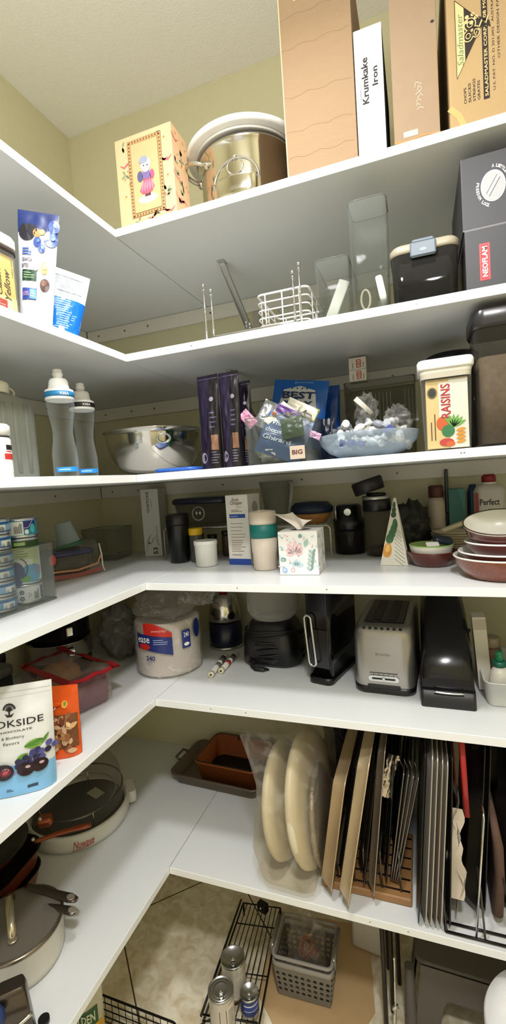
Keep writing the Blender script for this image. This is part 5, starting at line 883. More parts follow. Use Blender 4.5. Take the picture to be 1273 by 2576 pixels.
carton('slim_carton', 'leaning pale carton between black hooded appliance and spray bottle', 'box', (1.524, -.375, S5+.008), (0, -.06, 0), .034, .05, .205, c('#cfc9b9', .5), lambda b: b.drect(front(-.017, 0, 0), 0, .17, .034, .2, c('#b2a996', .5), 1))
t = thing('glass_jar', 'amber jar with cream lid behind the spray bottle', 'jar', (1.620, -.335, S5+.006)); b = MB(); b.lathe([(.03, 0), (.033, .004), (.033, .11), (.026, .125)], clear('amber_glass', '#b09a78', '#6d5a3f', .45, .9, .08), 32); b.build('jar', t); b = MB(); b.lathe([(.027, .125), (.029, .128), (.029, .158), (.026, .162)], c('#cfc4a6', .4), 32); b.build('lid', t)
t = thing('glass_jar', 'brown jar behind the leaning pale carton', 'jar', (1.548, -.325, S5+.006)); b = MB(); b.lathe([(.022, 0), (.025, .004), (.025, .1), (.02, .11)], c('#6a5140', .4), 28); b.build('jar', t); b = MB(); b.lathe([(.021, .11), (.023, .113), (.023, .135), (.02, .138)], c('#8d7f66', .4), 28); b.build('lid', t)
# ================================================================ lowest shelf
# countertop oven
cx, cy, r = .185, -.505, .172
t = thing('countertop_oven', 'white round countertop oven with red script and clear dome', 'oven', (cx, cy, S6+.0008), math.atan2(CAM.y-cy, CAM.x-cx)+PI/2); OW = mat('white_plastic_base', '#dcdad2', .35, var=.03)
b = MB(); b.lathe([(r*.93, 0), (r*.97, .003), (r, .02), (r*1.0, .05), (r*.985, .056), (r*.94, .058), (r*.92, .045), (r*.9, .04)], OW, 72, cap1=False); f = cyl(r*1.003, -PI/2, 0, .0006); b.dtext(f, 'Nuwave', -.030, .017, .036, .042, c('#b3373a', .4), 2, 0, .004, .35); b.dline(f, [(-.034, .012), (-.01, .013), (.02, .016), (.034, .019)], .0022, c('#b3373a', .4), 2); b.build('base', t)
b = MB(); b.lathe([(0, .0395), (r*.9, .0395), (r*.9, .041)], mat('oven_liner', '#1b1918', .35), 56); b.build('liner', t)
for a in (.05, PI+.05):
    b = MB(); b.rprism([(.03, .075, .012, .012), (.032, .08, .013, .016), (.034, .085, .014, .05), (.03, .08, .012, .056)], OW, 5); b.build('handle', t, ((r+.008)*math.cos(a), (r+.008)*math.sin(a), 0), a)
DG = clear('dome_plastic', '#f0eeea', '#a39d93', .04, .55, .05); b = MB(); b.lathe([(r*.89, .045), (r*.89, .105), (r*.87, .14)]+[(r*.87*math.cos(a), .14+.1*math.sin(a)) for a in [PI/2*i/10 for i in range(1, 11)]], DG, 64, cap0=False); b.build('dome', t)
b = MB(); b.tube([(r*.893*math.cos(a), r*.893*math.sin(a), .105) for a in [2*PI*i/64 for i in range(64)]], .0028, c('#4a4640', .3), 6, True); b.build('rim', t)
b = MB()
for a in [2*PI*i/5 for i in range(5)]: b.tube([(r*.75*math.cos(a), r*.75*math.sin(a), .042), (r*.75*math.cos(a), r*.75*math.sin(a), .09)], .002, CHROME)
for q in (.75,): b.tube([(r*q*math.cos(a), r*q*math.sin(a), .085) for a in [2*PI*i/40 for i in range(40)]], .0018, CHROME, 6, True)
b.build('wire_rack', t)
b = MB(); b.box(-.02, .02, -.03, .03, .0415, .0425, c('#b9b4a8', .5)); o = b.build('label_plate', t, (.06, .05, 0), .5)
# copper pans
COP = mat('copper_finish', '#9a4f2c', .3, .55, var=.12, vs=12); NON = mat('nonstick_black', '#191514', .38, var=.1); DST = mat('dark_steel', '#5d544c', .28, .9, var=.05); RIV = c('#c9beb0', .3, .8)
def square_pan(label, x, y, z, w, d, h, rz, handle, group=None):
    t = thing('square_pan', label, 'pan', (x, y, z), rz, group); b = MB(); b.rprism([(w*.86, d*.86, .05, 0), (w*.9, d*.9, .055, .004), (w, d, .062, h-.003), (w+.006, d+.006, .065, h)], COP, 7, True, False); b.build('body', t)
    b = MB(); b.rprism([(w+.005, d+.005, .065, h+.0006), (w-.004, d-.004, .06, h+.001), (w*.88, d*.88, .05, .006), (.01, .01, .004, .005)], NON, 7, False, True); b.build('nonstick_inside', t)
    if handle: handle(t, w, h)
def long_handle(t, p0, p1, wd, sag=.0, hole=True, m=DST, name='handle', thick=.008):
    A, B = Vector(p0), Vector(p1); d = (B-A); L = d.length; d.normalize(); s = Vector((-d.y, d.x, 0)).normalized(); n = d.cross(s); b = MB(); P = []
    N = 14
    for i in range(N+1):
        q = i/N; wv = wd*(.55+.45*q) if q < .8 else wd*(1-((q-.8)/.2)**2*.55); cpt = A+d*L*q+n*(-sag*math.sin(PI*q)); hh = thick*(.8+.2*q)
        P.append([tuple(cpt+s*(wv/2*math.cos(a))+n*(hh/2*math.sin(a))) for a in [2*PI*j/14 for j in range(14)]])
    b.loft(P, m)
    o = b.build(name, t)
    if hole:
        e = A+d*L*.88; h = MB(); F = [tuple(e+s*(.0085*math.cos(a))+d*(.011*math.sin(a))+n*(thick*.5+.0007)) for a in [2*PI*j/18 for j in range(18)]]; G = [tuple(Vector(v)-n*(thick+.0014)) for v in F]; h.loft([G, F], RIV); h.build('hanging_eye', o)
    return o
def wl(o_loc, rz, p):    # world point into a thing's local frame
    v = Vector(p)-Vector(o_loc); return (v.x*math.cos(rz)+v.y*math.sin(rz), -v.x*math.sin(rz)+v.y*math.cos(rz), v.z)
sx_, sy_ = .152, -.842
hA, hB = at(66, 2228, S6+.112), at(194, 2264, S6+.098)
square_pan('lower square copper pan of the stack at the left edge', sx_+.004, sy_-.004, S6+.0008, .225, .225, .05, .1, lambda t, w, h: long_handle(t, wl((sx_+.004, sy_-.004, S6), .1, at(112, 2278, S6+.1)), wl((sx_+.004, sy_-.004, S6), .1, at(192, 2295, S6+.09)), .028), 'square copper pans')
square_pan('upper square copper pan under the round copper frying pan', sx_, sy_, S6+.0525, .232, .232, .055, .1, lambda t, w, h: long_handle(t, wl((sx_, sy_, S6+.0525), .1, hA), wl((sx_, sy_, S6+.0525), .1, hB), .03), 'square copper pans')
fx, fy, fz = .125, -.838, S6+.109
t = thing('frying_pan', 'round copper frying pan on top of the square pans', 'pan', (fx, fy, fz)); b = MB(); b.lathe([(.085, 0), (.095, .003), (.122, .035), (.126, .038)], COP, 56, cap1=False); b.build('body', t); b = MB(); b.lathe([(.126, .0385), (.121, .0375), (.094, .006), (0, .0045)], NON, 56, cap0=False); b.build('nonstick_inside', t)
A, B = at(88, 2118, fz+.03), at(228, 2075, fz+.042); o = long_handle(t, A-Vector((fx, fy, fz)), B-Vector((fx, fy, fz)), .022, -.004, False, COP, thick=.013); b = MB(); b.ball(A-Vector((fx, fy, fz))+Vector((-.006, 0, .006)), .006, RIV, 8); b.build('rivet', o)
A2 = at(112, 2050, fz+.06); b = MB(); b.loft([[(x*s_, y*s_, z) for x, y in rr(.05, .03, .012, 4)] for s_, z in ((.7, 0), (1, .012), (.8, .03))], COP); b.ball((-.01, -.012, .032), .006, RIV, 8); b.build('handle_joint', t, A2-Vector((fx, fy, fz+.035)), .5)
# saucepan with glass lid
p0 = at(62, 2503, S6); pr_ = .106; pp = toward(p0, pr_); pp = Vector((pp.x, pp.y, S6+.0008))
t = thing('saute_pan', 'white sauté pan with domed glass lid at the left edge', 'pan', pp, math.atan2(CAM.y-pp.y, CAM.x-pp.x)+PI/2); WE = mat('white_enamel', '#d9d3c6', .3, var=.03)
b = MB(); b.lathe([(pr_*.9, 0), (pr_*.97, .004), (pr_, .02), (pr_, .082), (pr_*1.02, .086)], WE, 64); b.build('body', t)
b = MB(); b.lathe([(pr_*1.02, .0865), (pr_*1.04, .088), (pr_*1.04, .093), (pr_*.97, .095)], c('#857a6d', .25, .9), 64, cap0=False, cap1=False); b.build('lid_rim', t)
b = MB(); b.lathe([(pr_*.98, .094), (pr_*.85, .099), (pr_*.5, .106), (0, .109)], clear('lid_glass', '#a9a49b', '#a39c92', .30, .75, .06), 64, cap0=False); b.build('glass_lid', t)
b = MB(); P = [(-.012, -.062, .105), (-.012, -.058, .124), (-.0118, -.03, .14), (-.01, .03, .142), (-.006, .06, .124), (-.006, .064, .103)]; b.loft([[(x-.009, y, z), (x+.009, y, z), (x+.009, y, z+.004), (x-.009, y, z+.004)] for x, y, z in P], c('#cfc3ad', .2, .9)); b.ball((-.012, -.062, .107), (.012, .012, .004), c('#cfc3ad', .2, .9), 8); b.build('lid_handle', t)
# dark gadget at the lower left corner
g0 = at(60, 2600, S6+.06); g0.z = S6+.0008; pg = Vector((.528, -1.092, S6+.0008))
t = thing('can_opener', 'dark steel kitchen gadget with blue knob in the lower left corner', 'kitchen gadget', pg, .75)
b = MB(); b.rprism([(.06, .035, .006, 0, -.0, 0), (.062, .037, .008, .004, -.0, 0), (.055, .034, .008, .12, -.006, 0), (.05, .03, .008, .135, -.008, 0)], DST, 4); b.build('body', t); b = MB(); b.lathe([(.012, 0), (.024, .002), (.026, .012), (.022, .022), (.012, .024)], c('#27355f', .35), 28); b.build('knob', t, (-.042, -.024, .10), (PI/2-.7, 0, 0)); b = MB(); b.tube([(-.07+.1*i/12, -.026-.012*math.sin(PI*i/12), .07+.01*(i/12)**2) for i in range(13)], .004, CHROME, 8); b.tube([(-.08, -.02, .018), (-.02, -.028, .02), (.02, -.02, .03)], .004, CHROME, 8); b.build('chrome_guard', t); b = MB(); b.lathe([(.012, 0), (.012, .008)], BLACK, 18); b.build('foot', t, (.045, .015, .004))
# roasting pans at the back
t = thing('roasting_pan', 'long grey roasting pan at the back under the copper pan', 'baking pan', (.592, -.262, S6+.0008), -.05); GP = mat('grey_bakeware', '#6f6252', .35, .4, var=.08)
b = MB(); b.bin(.375, .24, .03, 0, .042, .003, GP, .93, 0, .122, .006, 5); b.build('pan', t); b = MB(); b.tube([(-.196, .09, .04), (-.214, .095, .046), (-.214, .15, .046), (-.196, .155, .04)], .005, GP, 8); b.build('handle', t); b = MB(); b.tube([(.196, .09, .04), (.214, .095, .046), (.214, .15, .046), (.196, .155, .04)], .005, GP, 8); b.build('handle', t)
t = thing('baking_dish', 'deep copper-sided lasagna pan inside the grey roasting pan', 'baking pan', (.635, -.238, S6+.0055), -.05); b = MB(); b.bin(.262, .205, .025, 0, .088, .003, mat('copper_orange', '#a2572a', .32, .35, var=.08), .9, 0, .105, .006, 5); b.rprism([(.266, .209, .026, .0885, 0, .105), (.258, .2, .024, .089, 0, .105), (.23, .18, .02, .0045, 0, .105)], NON, 5, False, True); b.build('pan', t)
b = MB(); b.tube([(.03*math.cos(a), .2, .078+.032*math.sin(a)) for a in [PI*i/12 for i in range(13)]], .004, c('#8d7a66', .3, .8), 8); b.build('handle', t)
# cream plates in a clear bag
FO = mat('cream_foam', '#d6ccb0', .45, var=.06, vs=10)
t = thing('bagged_plates', 'cream plates standing upright in a clear plastic bag', 'plate pack', (.975, -.44, S6+.0008), (0, 0, 0))
for (x0, tilt, ztop, yaw, hh) in ((-.06, .12, .155, -.03, .165), (.024, .14, .175, -.06, .188)):
    b = MB(); rr0 = hh; b.lathe([(rr0*.2, -.004), (rr0*.7, -.002), (rr0*.96, .012), (rr0, .02), (rr0*.98, .034), (rr0*.8, .042), (rr0*.3, .044), (0, .044)], FO, 56); o = b.build('plate_stack', t, (x0, 0, hh+.002), (0, PI/2-tilt, 0)); o.rotation_euler = (0, PI/2-tilt, yaw)
b = MB(); b.loft([[(x+.014*noise.noise(Vector((x*14, y*9, z*9)))+sh, y+.012*noise.noise(Vector((x*14, y*9, z*9+5))), z) for x, y in rr(w_, d_, .05, 8)] for w_, d_, z, sh in ((.14, .26, .0005, 0), (.175, .345, .03, 0), (.19, .37, .12, .0), (.19, .37, .22, .01), (.19, .36, .3, .012), (.2, .33, .37, .0), (.21, .25, .41, -.03), (.16, .2, .43, -.05))], clear('plate_bag_film', '#f6f2ea', '#f3eee2', .03, .25, .12, .5, 14, .16), True, False); b.build('film_bag', t)
b = MB(); BW = mat('bubbly_foil', '#8d8270', .3, .3, var=.5, vs=120, bump=1.5, bs=110); b.lathe([(.13, -.005), (.135, 0), (.135, .006), (.13, .011)], BW, 48); o = b.build('lace_tray', None, (1.052, -.45, S6+.146), (0, PI/2-.1, .05), 'bumpy textured silver tray standing right of the bagged plates', 'tray')
# upright trays: local x = rim depth, y = length, z = height
def tray(name, label, px_b, py_b, top, y0, L, h, rim, m, cat='tray', group=None, mi=None, turn=0, up=.0275):
    a = at(px_b, py_b, S6+up); z = S6+up+.0012; tp = aty(top[0], top[1], a.y); h2 = min(h, .498-up); tilt = math.atan2(tp.x-a.x, max(.05, tp.z-S6-up))
    t = thing(name, label, cat, (a.x, a.y+y0, z+abs(math.sin(tilt))*rim*.5), (0, tilt, turn), group); b = MB()
    # dish lies in the y-z plane, opening to +x
    b.M = Matrix(((0, 0, 1, 0), (1, 0, 0, L/2), (0, 1, 0, h2/2), (0, 0, 0, 1)))
    b.bin(L, h2, .022, 0, rim, .0014, m, .92, 0, 0, .003, 4); b.build('tray', t); return t
CHAMP = mat('champagne_metal', '#c4ab86', .32, .45, var=.06); CHAMP2 = mat('champagne_metal_light', '#cfb994', .3, .45, var=.06); ALU = mat('aluminium', '#bdb6ac', .3, .6, var=.05); DKM = mat('dark_bakeware', '#1d1a18', .35, .3, var=.1); MID_ = mat('mid_steel', '#9d9284', .25, .7, var=.05)
tray('baking_tray', 'gold-toned baking tray standing first right of the bagged plates', 803, 2243, (842, 1925), 0, .36, .33, .034, CHAMP)
tray('baking_tray', 'dark shallow tray between the two gold-toned trays', 843, 2225, (889, 1900), .03, .33, .34, .012, DKM)
tray('baking_tray', 'larger gold-toned baking tray reaching closest to the shelf edge', 848, 2278, (905, 1882), 0, .4, .41, .03, CHAMP2)
tray('baking_tray', 'thin dark tray behind the larger gold-toned tray', 892, 2235, (930, 1900), .05, .33, .38, .012, DKM)
tray('baking_tray', 'dark shallow tray between the steel tray and the black roaster', 950, 2215, (974, 1900), .05, .33, .36, .012, DKM)
tray('baking_tray', 'plain steel baking tray with rolled edge right of the gold-toned trays', 922, 2257, (950, 1885), 0, .4, .42, .02, MID_)
tray('roasting_rack_pan', 'black enamel roaster behind the wire cooling racks', 980, 2180, (996, 1890), .07, .3, .40, .010, BLACK)
tray('baking_tray', 'black flat tray tucked behind the steel tray', 907, 2244, (942, 1905), .012, .34, .37, .009, BLACK)
tray('baking_tray', 'black flat tray left of the foil sleeve', 964, 2236, (986, 1905), .012, .3, .36, .009, BLACK)
# foil sleeve
b = MB(); b.sheet(lambda u, v: ((u-.5)*.03+.006*noise.noise(Vector((u*4, v*9, 1))), .008*noise.noise(Vector((u*5, v*8, 7))), v*.12), 8, 14, mat('crumpled_silver', '#c9bfb2', .18, .9, var=.2)); b.sheet(lambda u, v: ((.5-u)*.03+.006*noise.noise(Vector((u*4, v*9, 1))), .0015+.008*noise.noise(Vector((u*5, v*8, 7))), v*.12), 8, 14, MATS['crumpled_silver']); b.build('foil_sleeve', None, (1.247, -.515, S6+.276), (0, .3, .4), 'crumpled silver sleeve on the black roaster beside the cooling racks', 'foil')
# wooden board with wire dividers
t = thing('tray_organizer', 'wooden board rack with black wire dividers under the upright trays', 'rack', (1.188, -.548, S6+.0008)); WD = mat('bamboo', '#9a7044', .5, var=.2, vs=20, stretch=(2, 40, 40))
b = MB(); b.box(-.118, .122, 0, .24, 0, .022, WD, .003); b.build('board', t)
BWI = c('#1a1614', .35, .4)
for i in range(6):
    b = MB(); y = .022+.038*i; b.tube([(-.114, y, .0235), (.118, y, .0235)], .0022, BWI, 6); b.build('wire', t)
for x in (-.1, -.075, -.03, .0, .045, .095):
    b = MB(); b.tube([(x, .018, .0235), (x-.002, .016, .115), (x-.002, .03, .122), (x-.002, .2, .122), (x-.002, .212, .115), (x, .212, .0235)], .0026, c('#6d655c', .3, .8), 7); b.build('divider', t)
# wire cooling racks
a0 = at(985, 2226, S6+.03)
for i in range(4):
    bb = at(983+5*i, 2222+2*i, S6+.026); tp = aty(1022+13*i, 1900+8*i, bb.y); tl = math.atan2(tp.x-bb.x, tp.z-bb.z); L_, h_ = .33, .325; t = thing('cooling_rack', ['wire cooling rack, leftmost of four leaning together', 'wire cooling rack, second from left of four leaning together', 'wire cooling rack, third from left of four leaning together', 'wire cooling rack, rightmost of four leaning together'][i], 'rack', (bb.x, bb.y, S6+.029), (0, tl, 0), 'wire cooling racks'); m = c('#9a948c', .25, .9)
    b = MB(); b.tube([(0, y+L_/2, z+h_/2) for y, z in rr(L_, h_, .015, 3)], .0025, m, 6, True); b.build('frame', t); b = MB()
    for k in range(1, 18): b.tube([(0, L_*k/18, .003), (0, L_*k/18, h_-.003)], .0012, m, 5)
    b.build('grid', t)
    for y in (.02, L_-.02): b = MB(); b.tube([(0, y, h_), (-.012, y, h_+.02), (-.016, y-.004, h_+.03)], .0022, m, 6); b.build('foot', t)
# aluminium sheet pans and the right-hand stack
for i, (px, lab) in enumerate(((1046, 'black-edged baking tray at the left of the aluminium sheets'), (1058, 'aluminium sheet pan, first of four bundled upright'), (1071, 'aluminium sheet pan, second of four bundled upright'), (1084, 'aluminium sheet pan, third of four bundled upright'), (1097, 'aluminium sheet pan, last of four bundled upright'))):
    tray('baking_tray' if i == 0 else 'sheet_pan', lab, px, 2336+i*2.5, (px+18, 1890), .008, .42, .46-.004*i, .0138 if i else .008, [DKM, ALU, ALU, mat('aluminium_warm', '#ab9f93', .28, .6, var=.05), ALU][i], 'tray', 'aluminium sheet pans' if i else None, up=.003)
tray('griddle', 'thin black griddle right of the aluminium sheets', 1122, 2356, (1128, 1890), .02, .4, .45, .012, BLACK, up=.009)
b = MB(); b.rprism([(.004, .36, .0018, 0, 0, .18), (.004, .36, .0018, .44, 0, .18)], c('#a3261c', .5), 3); b.build('red_folder', None, (1.438, -.46, S6+.0012), (0, -.02, 0), 'thin red folder standing behind the crumpled white paper', 'folder')
b = MB(); b.rprism([(.014, .03, .004, 0, 0, 0), (.014, .03, .004, .2, 0, 0)], c('#b02622', .35), 3); b.build('red_handle', None, (1.452, -.545, S6+.29), (0, -.03, 0), 'red handle high between the black pans', 'kitchen tool')  # plain red handle bar without a blade
b = MB(); PP = mat('crumpled_paper', '#cbbfae', .7, var=.1)
def pap(u, v, s=0): return (.014*noise.noise(Vector((u*3, v*5, 2)))+.01*math.sin(v*7+u*3)+s, u*.2, v*.30*(1-.12*u)+.0)
b.sheet(lambda u, v: pap(u, v), 14, 26, PP); b.sheet(lambda u, v: pap(1-u, v, .002), 14, 26, PP); b.sheet(lambda u, v: (.016*noise.noise(Vector((u*3, v*5, 8)))+(u-.5)*.034, .004*math.sin(v*9), .05+v*.24), 8, 22, PP); b.build('paper_sleeve', None, (1.418, -.575, S6+.03), (0, .02, 0), 'crumpled off-white paper sleeve between the black pans', 'paper')
t = thing('pan_organizer', 'black and chrome wire pan organizer at the right end of the lowest shelf', 'rack', (1.405, -.598, S6+.0008)); b = MB()
for y in (.004, .03, .2, .28): b.tube([(-.015, y, .004), (.145, y, .004)], .0032, BWI, 7)
b.tube([(-.015, .004, .004), (-.015, .28, .004)], .003, BWI, 7); b.tube([(.145, .004, .004), (.145, .28, .004)], .003, BWI, 7); b.build('base_frame', t)
for i, (x, xt, h_) in enumerate(((-.012, -.02, .13), (.055, .082, .325), (.075, .068, .14), (.142, .125, .13))):
    b = MB(); m = CHROME if i in (1,) else c('#57514b', .3, .8); b.tube([(x, .004, .005), (x+(xt-x)*.97, .006, h_*.97), (xt, .016, h_), (xt, .2, h_), (x+(xt-x)*.97, .21, h_*.97), (x, .212, .005)], .0026, m, 7); b.build('divider', t)
tray('frying_griddle', 'black pan behind the chrome divider at the right edge', 1178, 2352, (1196, 1890), .06, .34, .46, .03, BLACK, 'pan', up=.01)
tray('frying_griddle', 'black pan with curved dark edge, second from the right edge', 1202, 2350, (1218, 1890), .06, .34, .45, .024, mat('black_pan', '#121113', .3), 'pan', up=.01)
b = MB(); RM = mat('rust_mitt', '#5a4236', .8, var=.25, vs=60); b.loft([[(x*s_+.012*math.sin(z*12)+.006, y*s_, z) for x, y in rr(.022, .22, .01, 4)] for s_, z in ((.8, 0), (1, .02), (.9, .1), (1.0, .2), (.8, .26), (.5, .29))], RM); b.build('oven_mitt', None, (1.508, -.44, S6+.012), 0, 'dull brown quilted mitt standing at the right edge', 'oven mitt')
tray('frying_griddle', 'black pan at the very right edge behind the brown mitt', 1262, 2345, (1264, 1890), .06, .34, .46, .03, BLACK, 'pan', up=.01)
b = MB(); b.crumple((0, 0, .13), (.11, .07, .13), clear('black_bag_film', '#2a2a28', '#1d1d1c', .6, .9, .2, 1, 30, .3), 2, .3, 2); b.build('dark_bag', None, (1.10, -.085, S6+.002), 0, 'dark plastic bag against the wall behind the upright trays', 'bag')
# ================================================================ floor
BW2 = c('#15120f', .4, .3)
# long wire rack
P = [at(612, 2272, FZ+.05), at(705, 2285, FZ+.05), at(650, 2590, FZ+.05), at(512, 2568, FZ+.05)]
t = thing('wire_shelf', 'long low black wire shelf lying on the floor under the food cans', 'rack', (P[3].x, P[3].y, FZ+.001), 0); O = Vector((P[3].x, P[3].y, FZ)); Q = [p-O for p in P]
b = MB(); b.tube([tuple(q) for q in Q], .0035, BW2, 7, True); b.tube([tuple(Q[0]+Vector((-.008, 0, .012))), tuple(Q[3]+Vector((-.008, 0, .012)))], .004, BW2, 7); b.build('frame', t)
b = MB()
for i in range(1, 9): a = Q[0].lerp(Q[1], i/9); e = Q[3].lerp(Q[2], i/9); b.tube([tuple(a), tuple(e)], .0017, BW2, 6)
for k in (.2, .62): b.tube([tuple(Q[0].lerp(Q[3], k)-Vector((0, 0, .003))), tuple(Q[1].lerp(Q[2], k)-Vector((0, 0, .003)))], .002, BW2, 6)
b.build('grid', t)
for q in Q: b = MB(); b.tube([tuple(q), (q.x, q.y, .0)], .004, BW2, 7); b.build('leg', t)
b = MB(); e = Q[3].lerp(Q[0], .3); e2 = Q[2].lerp(Q[1], .3); b.tube([tuple(Q[3]+Vector((0, 0, .02))), tuple(Q[2]+Vector((0, 0, .02)))], .003, BW2); b.build('end_rail', t)
t = thing('black_bracket', 'small black bracket with bright bolt at the far end of the wire shelf', 'bracket', at(662, 2292, FZ+.056), -.3); b = MB(); b.box(-.02, .02, -.012, .012, 0, .035, BW2, .003); b.build('plate', t); b = MB(); b.ball((0, -.013, .022), .005, CHROME, 8); b.build('bolt', t)
ZC = FZ+.0565
def food_can(label, px, py, r, h, base, fn, rings=True, z=ZC):
    p = at(px, py, z+h); t = thing('food_can', label, 'can', (p.x, p.y, z), math.atan2(CAM.y-p.y, CAM.x-p.x)+PI/2)
    b = MB(); pr = [(r*.94, 0), (r, .002), (r, .005), (r*.97, .007), (r*.97, h-.007), (r, h-.005), (r, h-.001), (r*.96, h), (r*.93, h-.004)]
    if rings: pr += [(r*.8, h-.004), (r*.78, h-.0025), (r*.7, h-.004), (r*.6, h-.004), (r*.58, h-.0025), (r*.5, h-.004), (0, h-.004)]
    else: pr += [(0, h-.004)]
    b.lathe(pr, CAN, 48); b.build('can', t); b = MB(); b.lathe([(r*.975, .008), (r*.975, h-.008)], base, 48, cap0=False, cap1=False); f = cyl(r*.976, -PI/2, 0); fn(b, f, h); b.build('paper_label', t)
    b = MB(); b.tube([(r*.2*math.cos(a), -r*.45+r*.3*math.sin(a), h-.001) for a in [2*PI*i/18 for i in range(18)]], .0018, CHROME, 6, True); b.box(-r*.13, r*.13, -r*.3, r*.1, h-.003, h-.0005, CHROME, .0008); b.build('pull_ring', t); return t
def fa(b, f, h): b.dpoly(f, [(-.01, .01), (.012, .01), (.012, h*.72), (-.01, h*.72)], c('#5a3a2c'), 1); b.drect(f, .014, .01, .05, h*.8, c('#d9d0c0'), 1, 10); b.ddisc(f, .0, .02, .012, .014, c('#8d2f20'), 2, 14); b.dlines(f, .018, .02, .04, h*.7, 9, c('#8d8375'), 2, .4)
food_can('front silver can with ringed lid standing on the black wire shelf', 555, 2487, .0395, .112, c('#cdc8bf', .35, .6), fa)
def fb_(b, f, h): b.drect(f, -.0, .01, .05, h*.7, c('#c9c2b2'), 1, 10)
food_can('rear silver can with plain grey lid on the black wire shelf', 585, 2406, .0395, .112, c('#c9c3b6', .4, .4), fb_, False)
def fcb(b, f, h): b.drect(f, -.02, h*.4, .03, h*.72, c('#d9dce6'), 1, 10); b.drect(f, -.02, h*.44, .03, h*.66, c('#27408f'), 2, 10)
food_can('small blue-labelled can behind the front silver can', 626, 2494, .029, .062, c('#22356f', .35), fcb, False)
# cardboard sheet
Pc = [at(650, 2500, FZ+.004), at(694, 2590, FZ+.004), at(905, 2610, FZ+.004), at(944, 2545, FZ+.004), at(925, 2330, FZ+.004), at(700, 2292, FZ+.004)]
o_ = Pc[0]; b = MB(); l0 = [(p.x-o_.x, p.y-o_.y, 0) for p in Pc]; b.loft([l0, [(x, y, .004) for x, y, z in l0]], mat('floor_cardboard', '#cdac7e', .85, var=.07, vs=18, bump=.2, bs=90), smooth=False); b.build('cardboard_sheet', None, (o_.x, o_.y, FZ+.0005), 0, 'flat tan cardboard sheet with cut corners on the floor', 'cardboard')
# grey basket
A, B = at(702, 2500, FZ+.005), at(832, 2537, FZ+.005); d = B-A; rz = math.atan2(d.y, d.x); w = d.length; M0 = (A+B)/2; H_ = .125; Dp = .135
t = thing('laundry_basket', 'small grey perforated plastic basket on the cardboard sheet', 'basket', (M0.x, M0.y, FZ+.006), rz); GY = mat('grey_plastic', '#77726b', .4, var=.05); W2, D2 = w*1.12, Dp*1.12
b = MB(); b.rprism([(w-.004, Dp-.004, .016, 0, 0, Dp/2), (w, Dp, .018, .003, 0, Dp/2)], GY, 4)
def wall(P0, P1, Q0, Q1, nu, nv, hole=.42):   # perforated panel with round holes
    P0, P1, Q0, Q1 = map(Vector, (P0, P1, Q0, Q1)); N = ((P1-P0).cross(Q0-P0)).normalized()*.0028
    def pt(u, v): return P0.lerp(P1, u).lerp(Q0.lerp(Q1, u), v)
    for k in range(nv):
        for i in range(nu):
            u0, u1, v0, v1 = i/nu, (i+1)/nu, k/nv, (k+1)/nv; S_ = []; C_ = []
            for j in range(16):
                a = 2*PI*j/16; cx_, sy_ = math.cos(a), math.sin(a); q = 1/max(abs(cx_), abs(sy_)); S_.append(pt((u0+u1)/2+cx_*q*(u1-u0)/2, (v0+v1)/2+sy_*q*(v1-v0)/2)); C_.append(pt((u0+u1)/2+cx_*hole*(u1-u0)*.72, (v0+v1)/2+sy_*hole*(v1-v0)*.72))
            for off in (Vector(), N): b.add([tuple(p+off) for p in S_]+[tuple(p+off) for p in C_], [(j, (j+1) % 16, 16+(j+1) % 16, 16+j) for j in range(16)], GY, False)
            b.add([tuple(p) for p in C_]+[tuple(p+N) for p in C_], [(j, (j+1) % 16, 16+(j+1) % 16, 16+j) for j in range(16)], GY, False)
zt = H_-.03
def cor(s, f_, z): q = .002; k = z/H_; ww = w+(W2-w)*k; dd = Dp+(D2-Dp)*k; return (s*ww/2, Dp/2+f_*dd/2, z)
for (a, e) in (((-1, -1), (1, -1)), ((1, -1), (1, 1)), ((1, 1), (-1, 1)), ((-1, 1), (-1, -1))):
    wall(cor(*a, .004), cor(*e, .004), cor(*a, .018), cor(*e, .018), 1, 1, .0001); wall(cor(*a, .018), cor(*e, .018), cor(*a, zt), cor(*e, zt), 9 if a[1] == e[1] else 8, 4, .46); wall(cor(*a, zt), cor(*e, zt), cor(*a, H_), cor(*e, H_), 1, 1, .0001)
b.build('body', t)
b = MB(); b.rprism([(W2+.006, D2+.006, .016, H_-.016, 0, Dp/2), (W2+.012, D2+.012, .018, H_-.012, 0, Dp/2), (W2+.012, D2+.012, .018, H_-.002, 0, Dp/2), (W2+.008, D2+.008, .016, H_+.002, 0, Dp/2), (W2-.004, D2-.004, .012, H_, 0, Dp/2), (W2-.004, D2-.004, .012, H_-.014, 0, Dp/2)], mat('grey_plastic_light', '#9a958e', .35, var=.04), 5, False, False); b.tube([(x, y, H_+.018) for x, y in rr(W2+.002, D2+.002, .016, 5, 0, Dp/2)], .0055, MATS['grey_plastic_light'], 8, True); b.build('rim', t)
for s in (-1, 1): b = MB(); b.tube([(s*(W2/2+.008), Dp*.1, H_), (s*(W2/2+.009), Dp*.1, H_+.03), (s*(W2/2+.009), Dp*.9, H_+.03), (s*(W2/2+.008), Dp*.9, H_)], .006, GY, 8); b.ball((s*(W2/2+.006), Dp*.12, H_+.03), .006, CHROME, 8); b.build('handle', t)
bc = Vector((M0.x, M0.y, 0))+Vector((-math.sin(rz), math.cos(rz), 0))*(Dp*.55)
b = MB(); b.crumple((0, 0, .11), (.062, .058, .11), clear('basket_bag_film', '#f6f3ee', '#f3eee4', .04, .22, .12, .5, 18, .3), 17, .25, 1.8, 24); b.build('plastic_bag', None, (bc.x, bc.y, FZ+.012), rz, 'clear plastic bag stuffed in the grey basket', 'bag')
b = MB(); R = random.Random(9); CU = mat('copper_wire', '#b06a3c', .3, .8, var=.15)
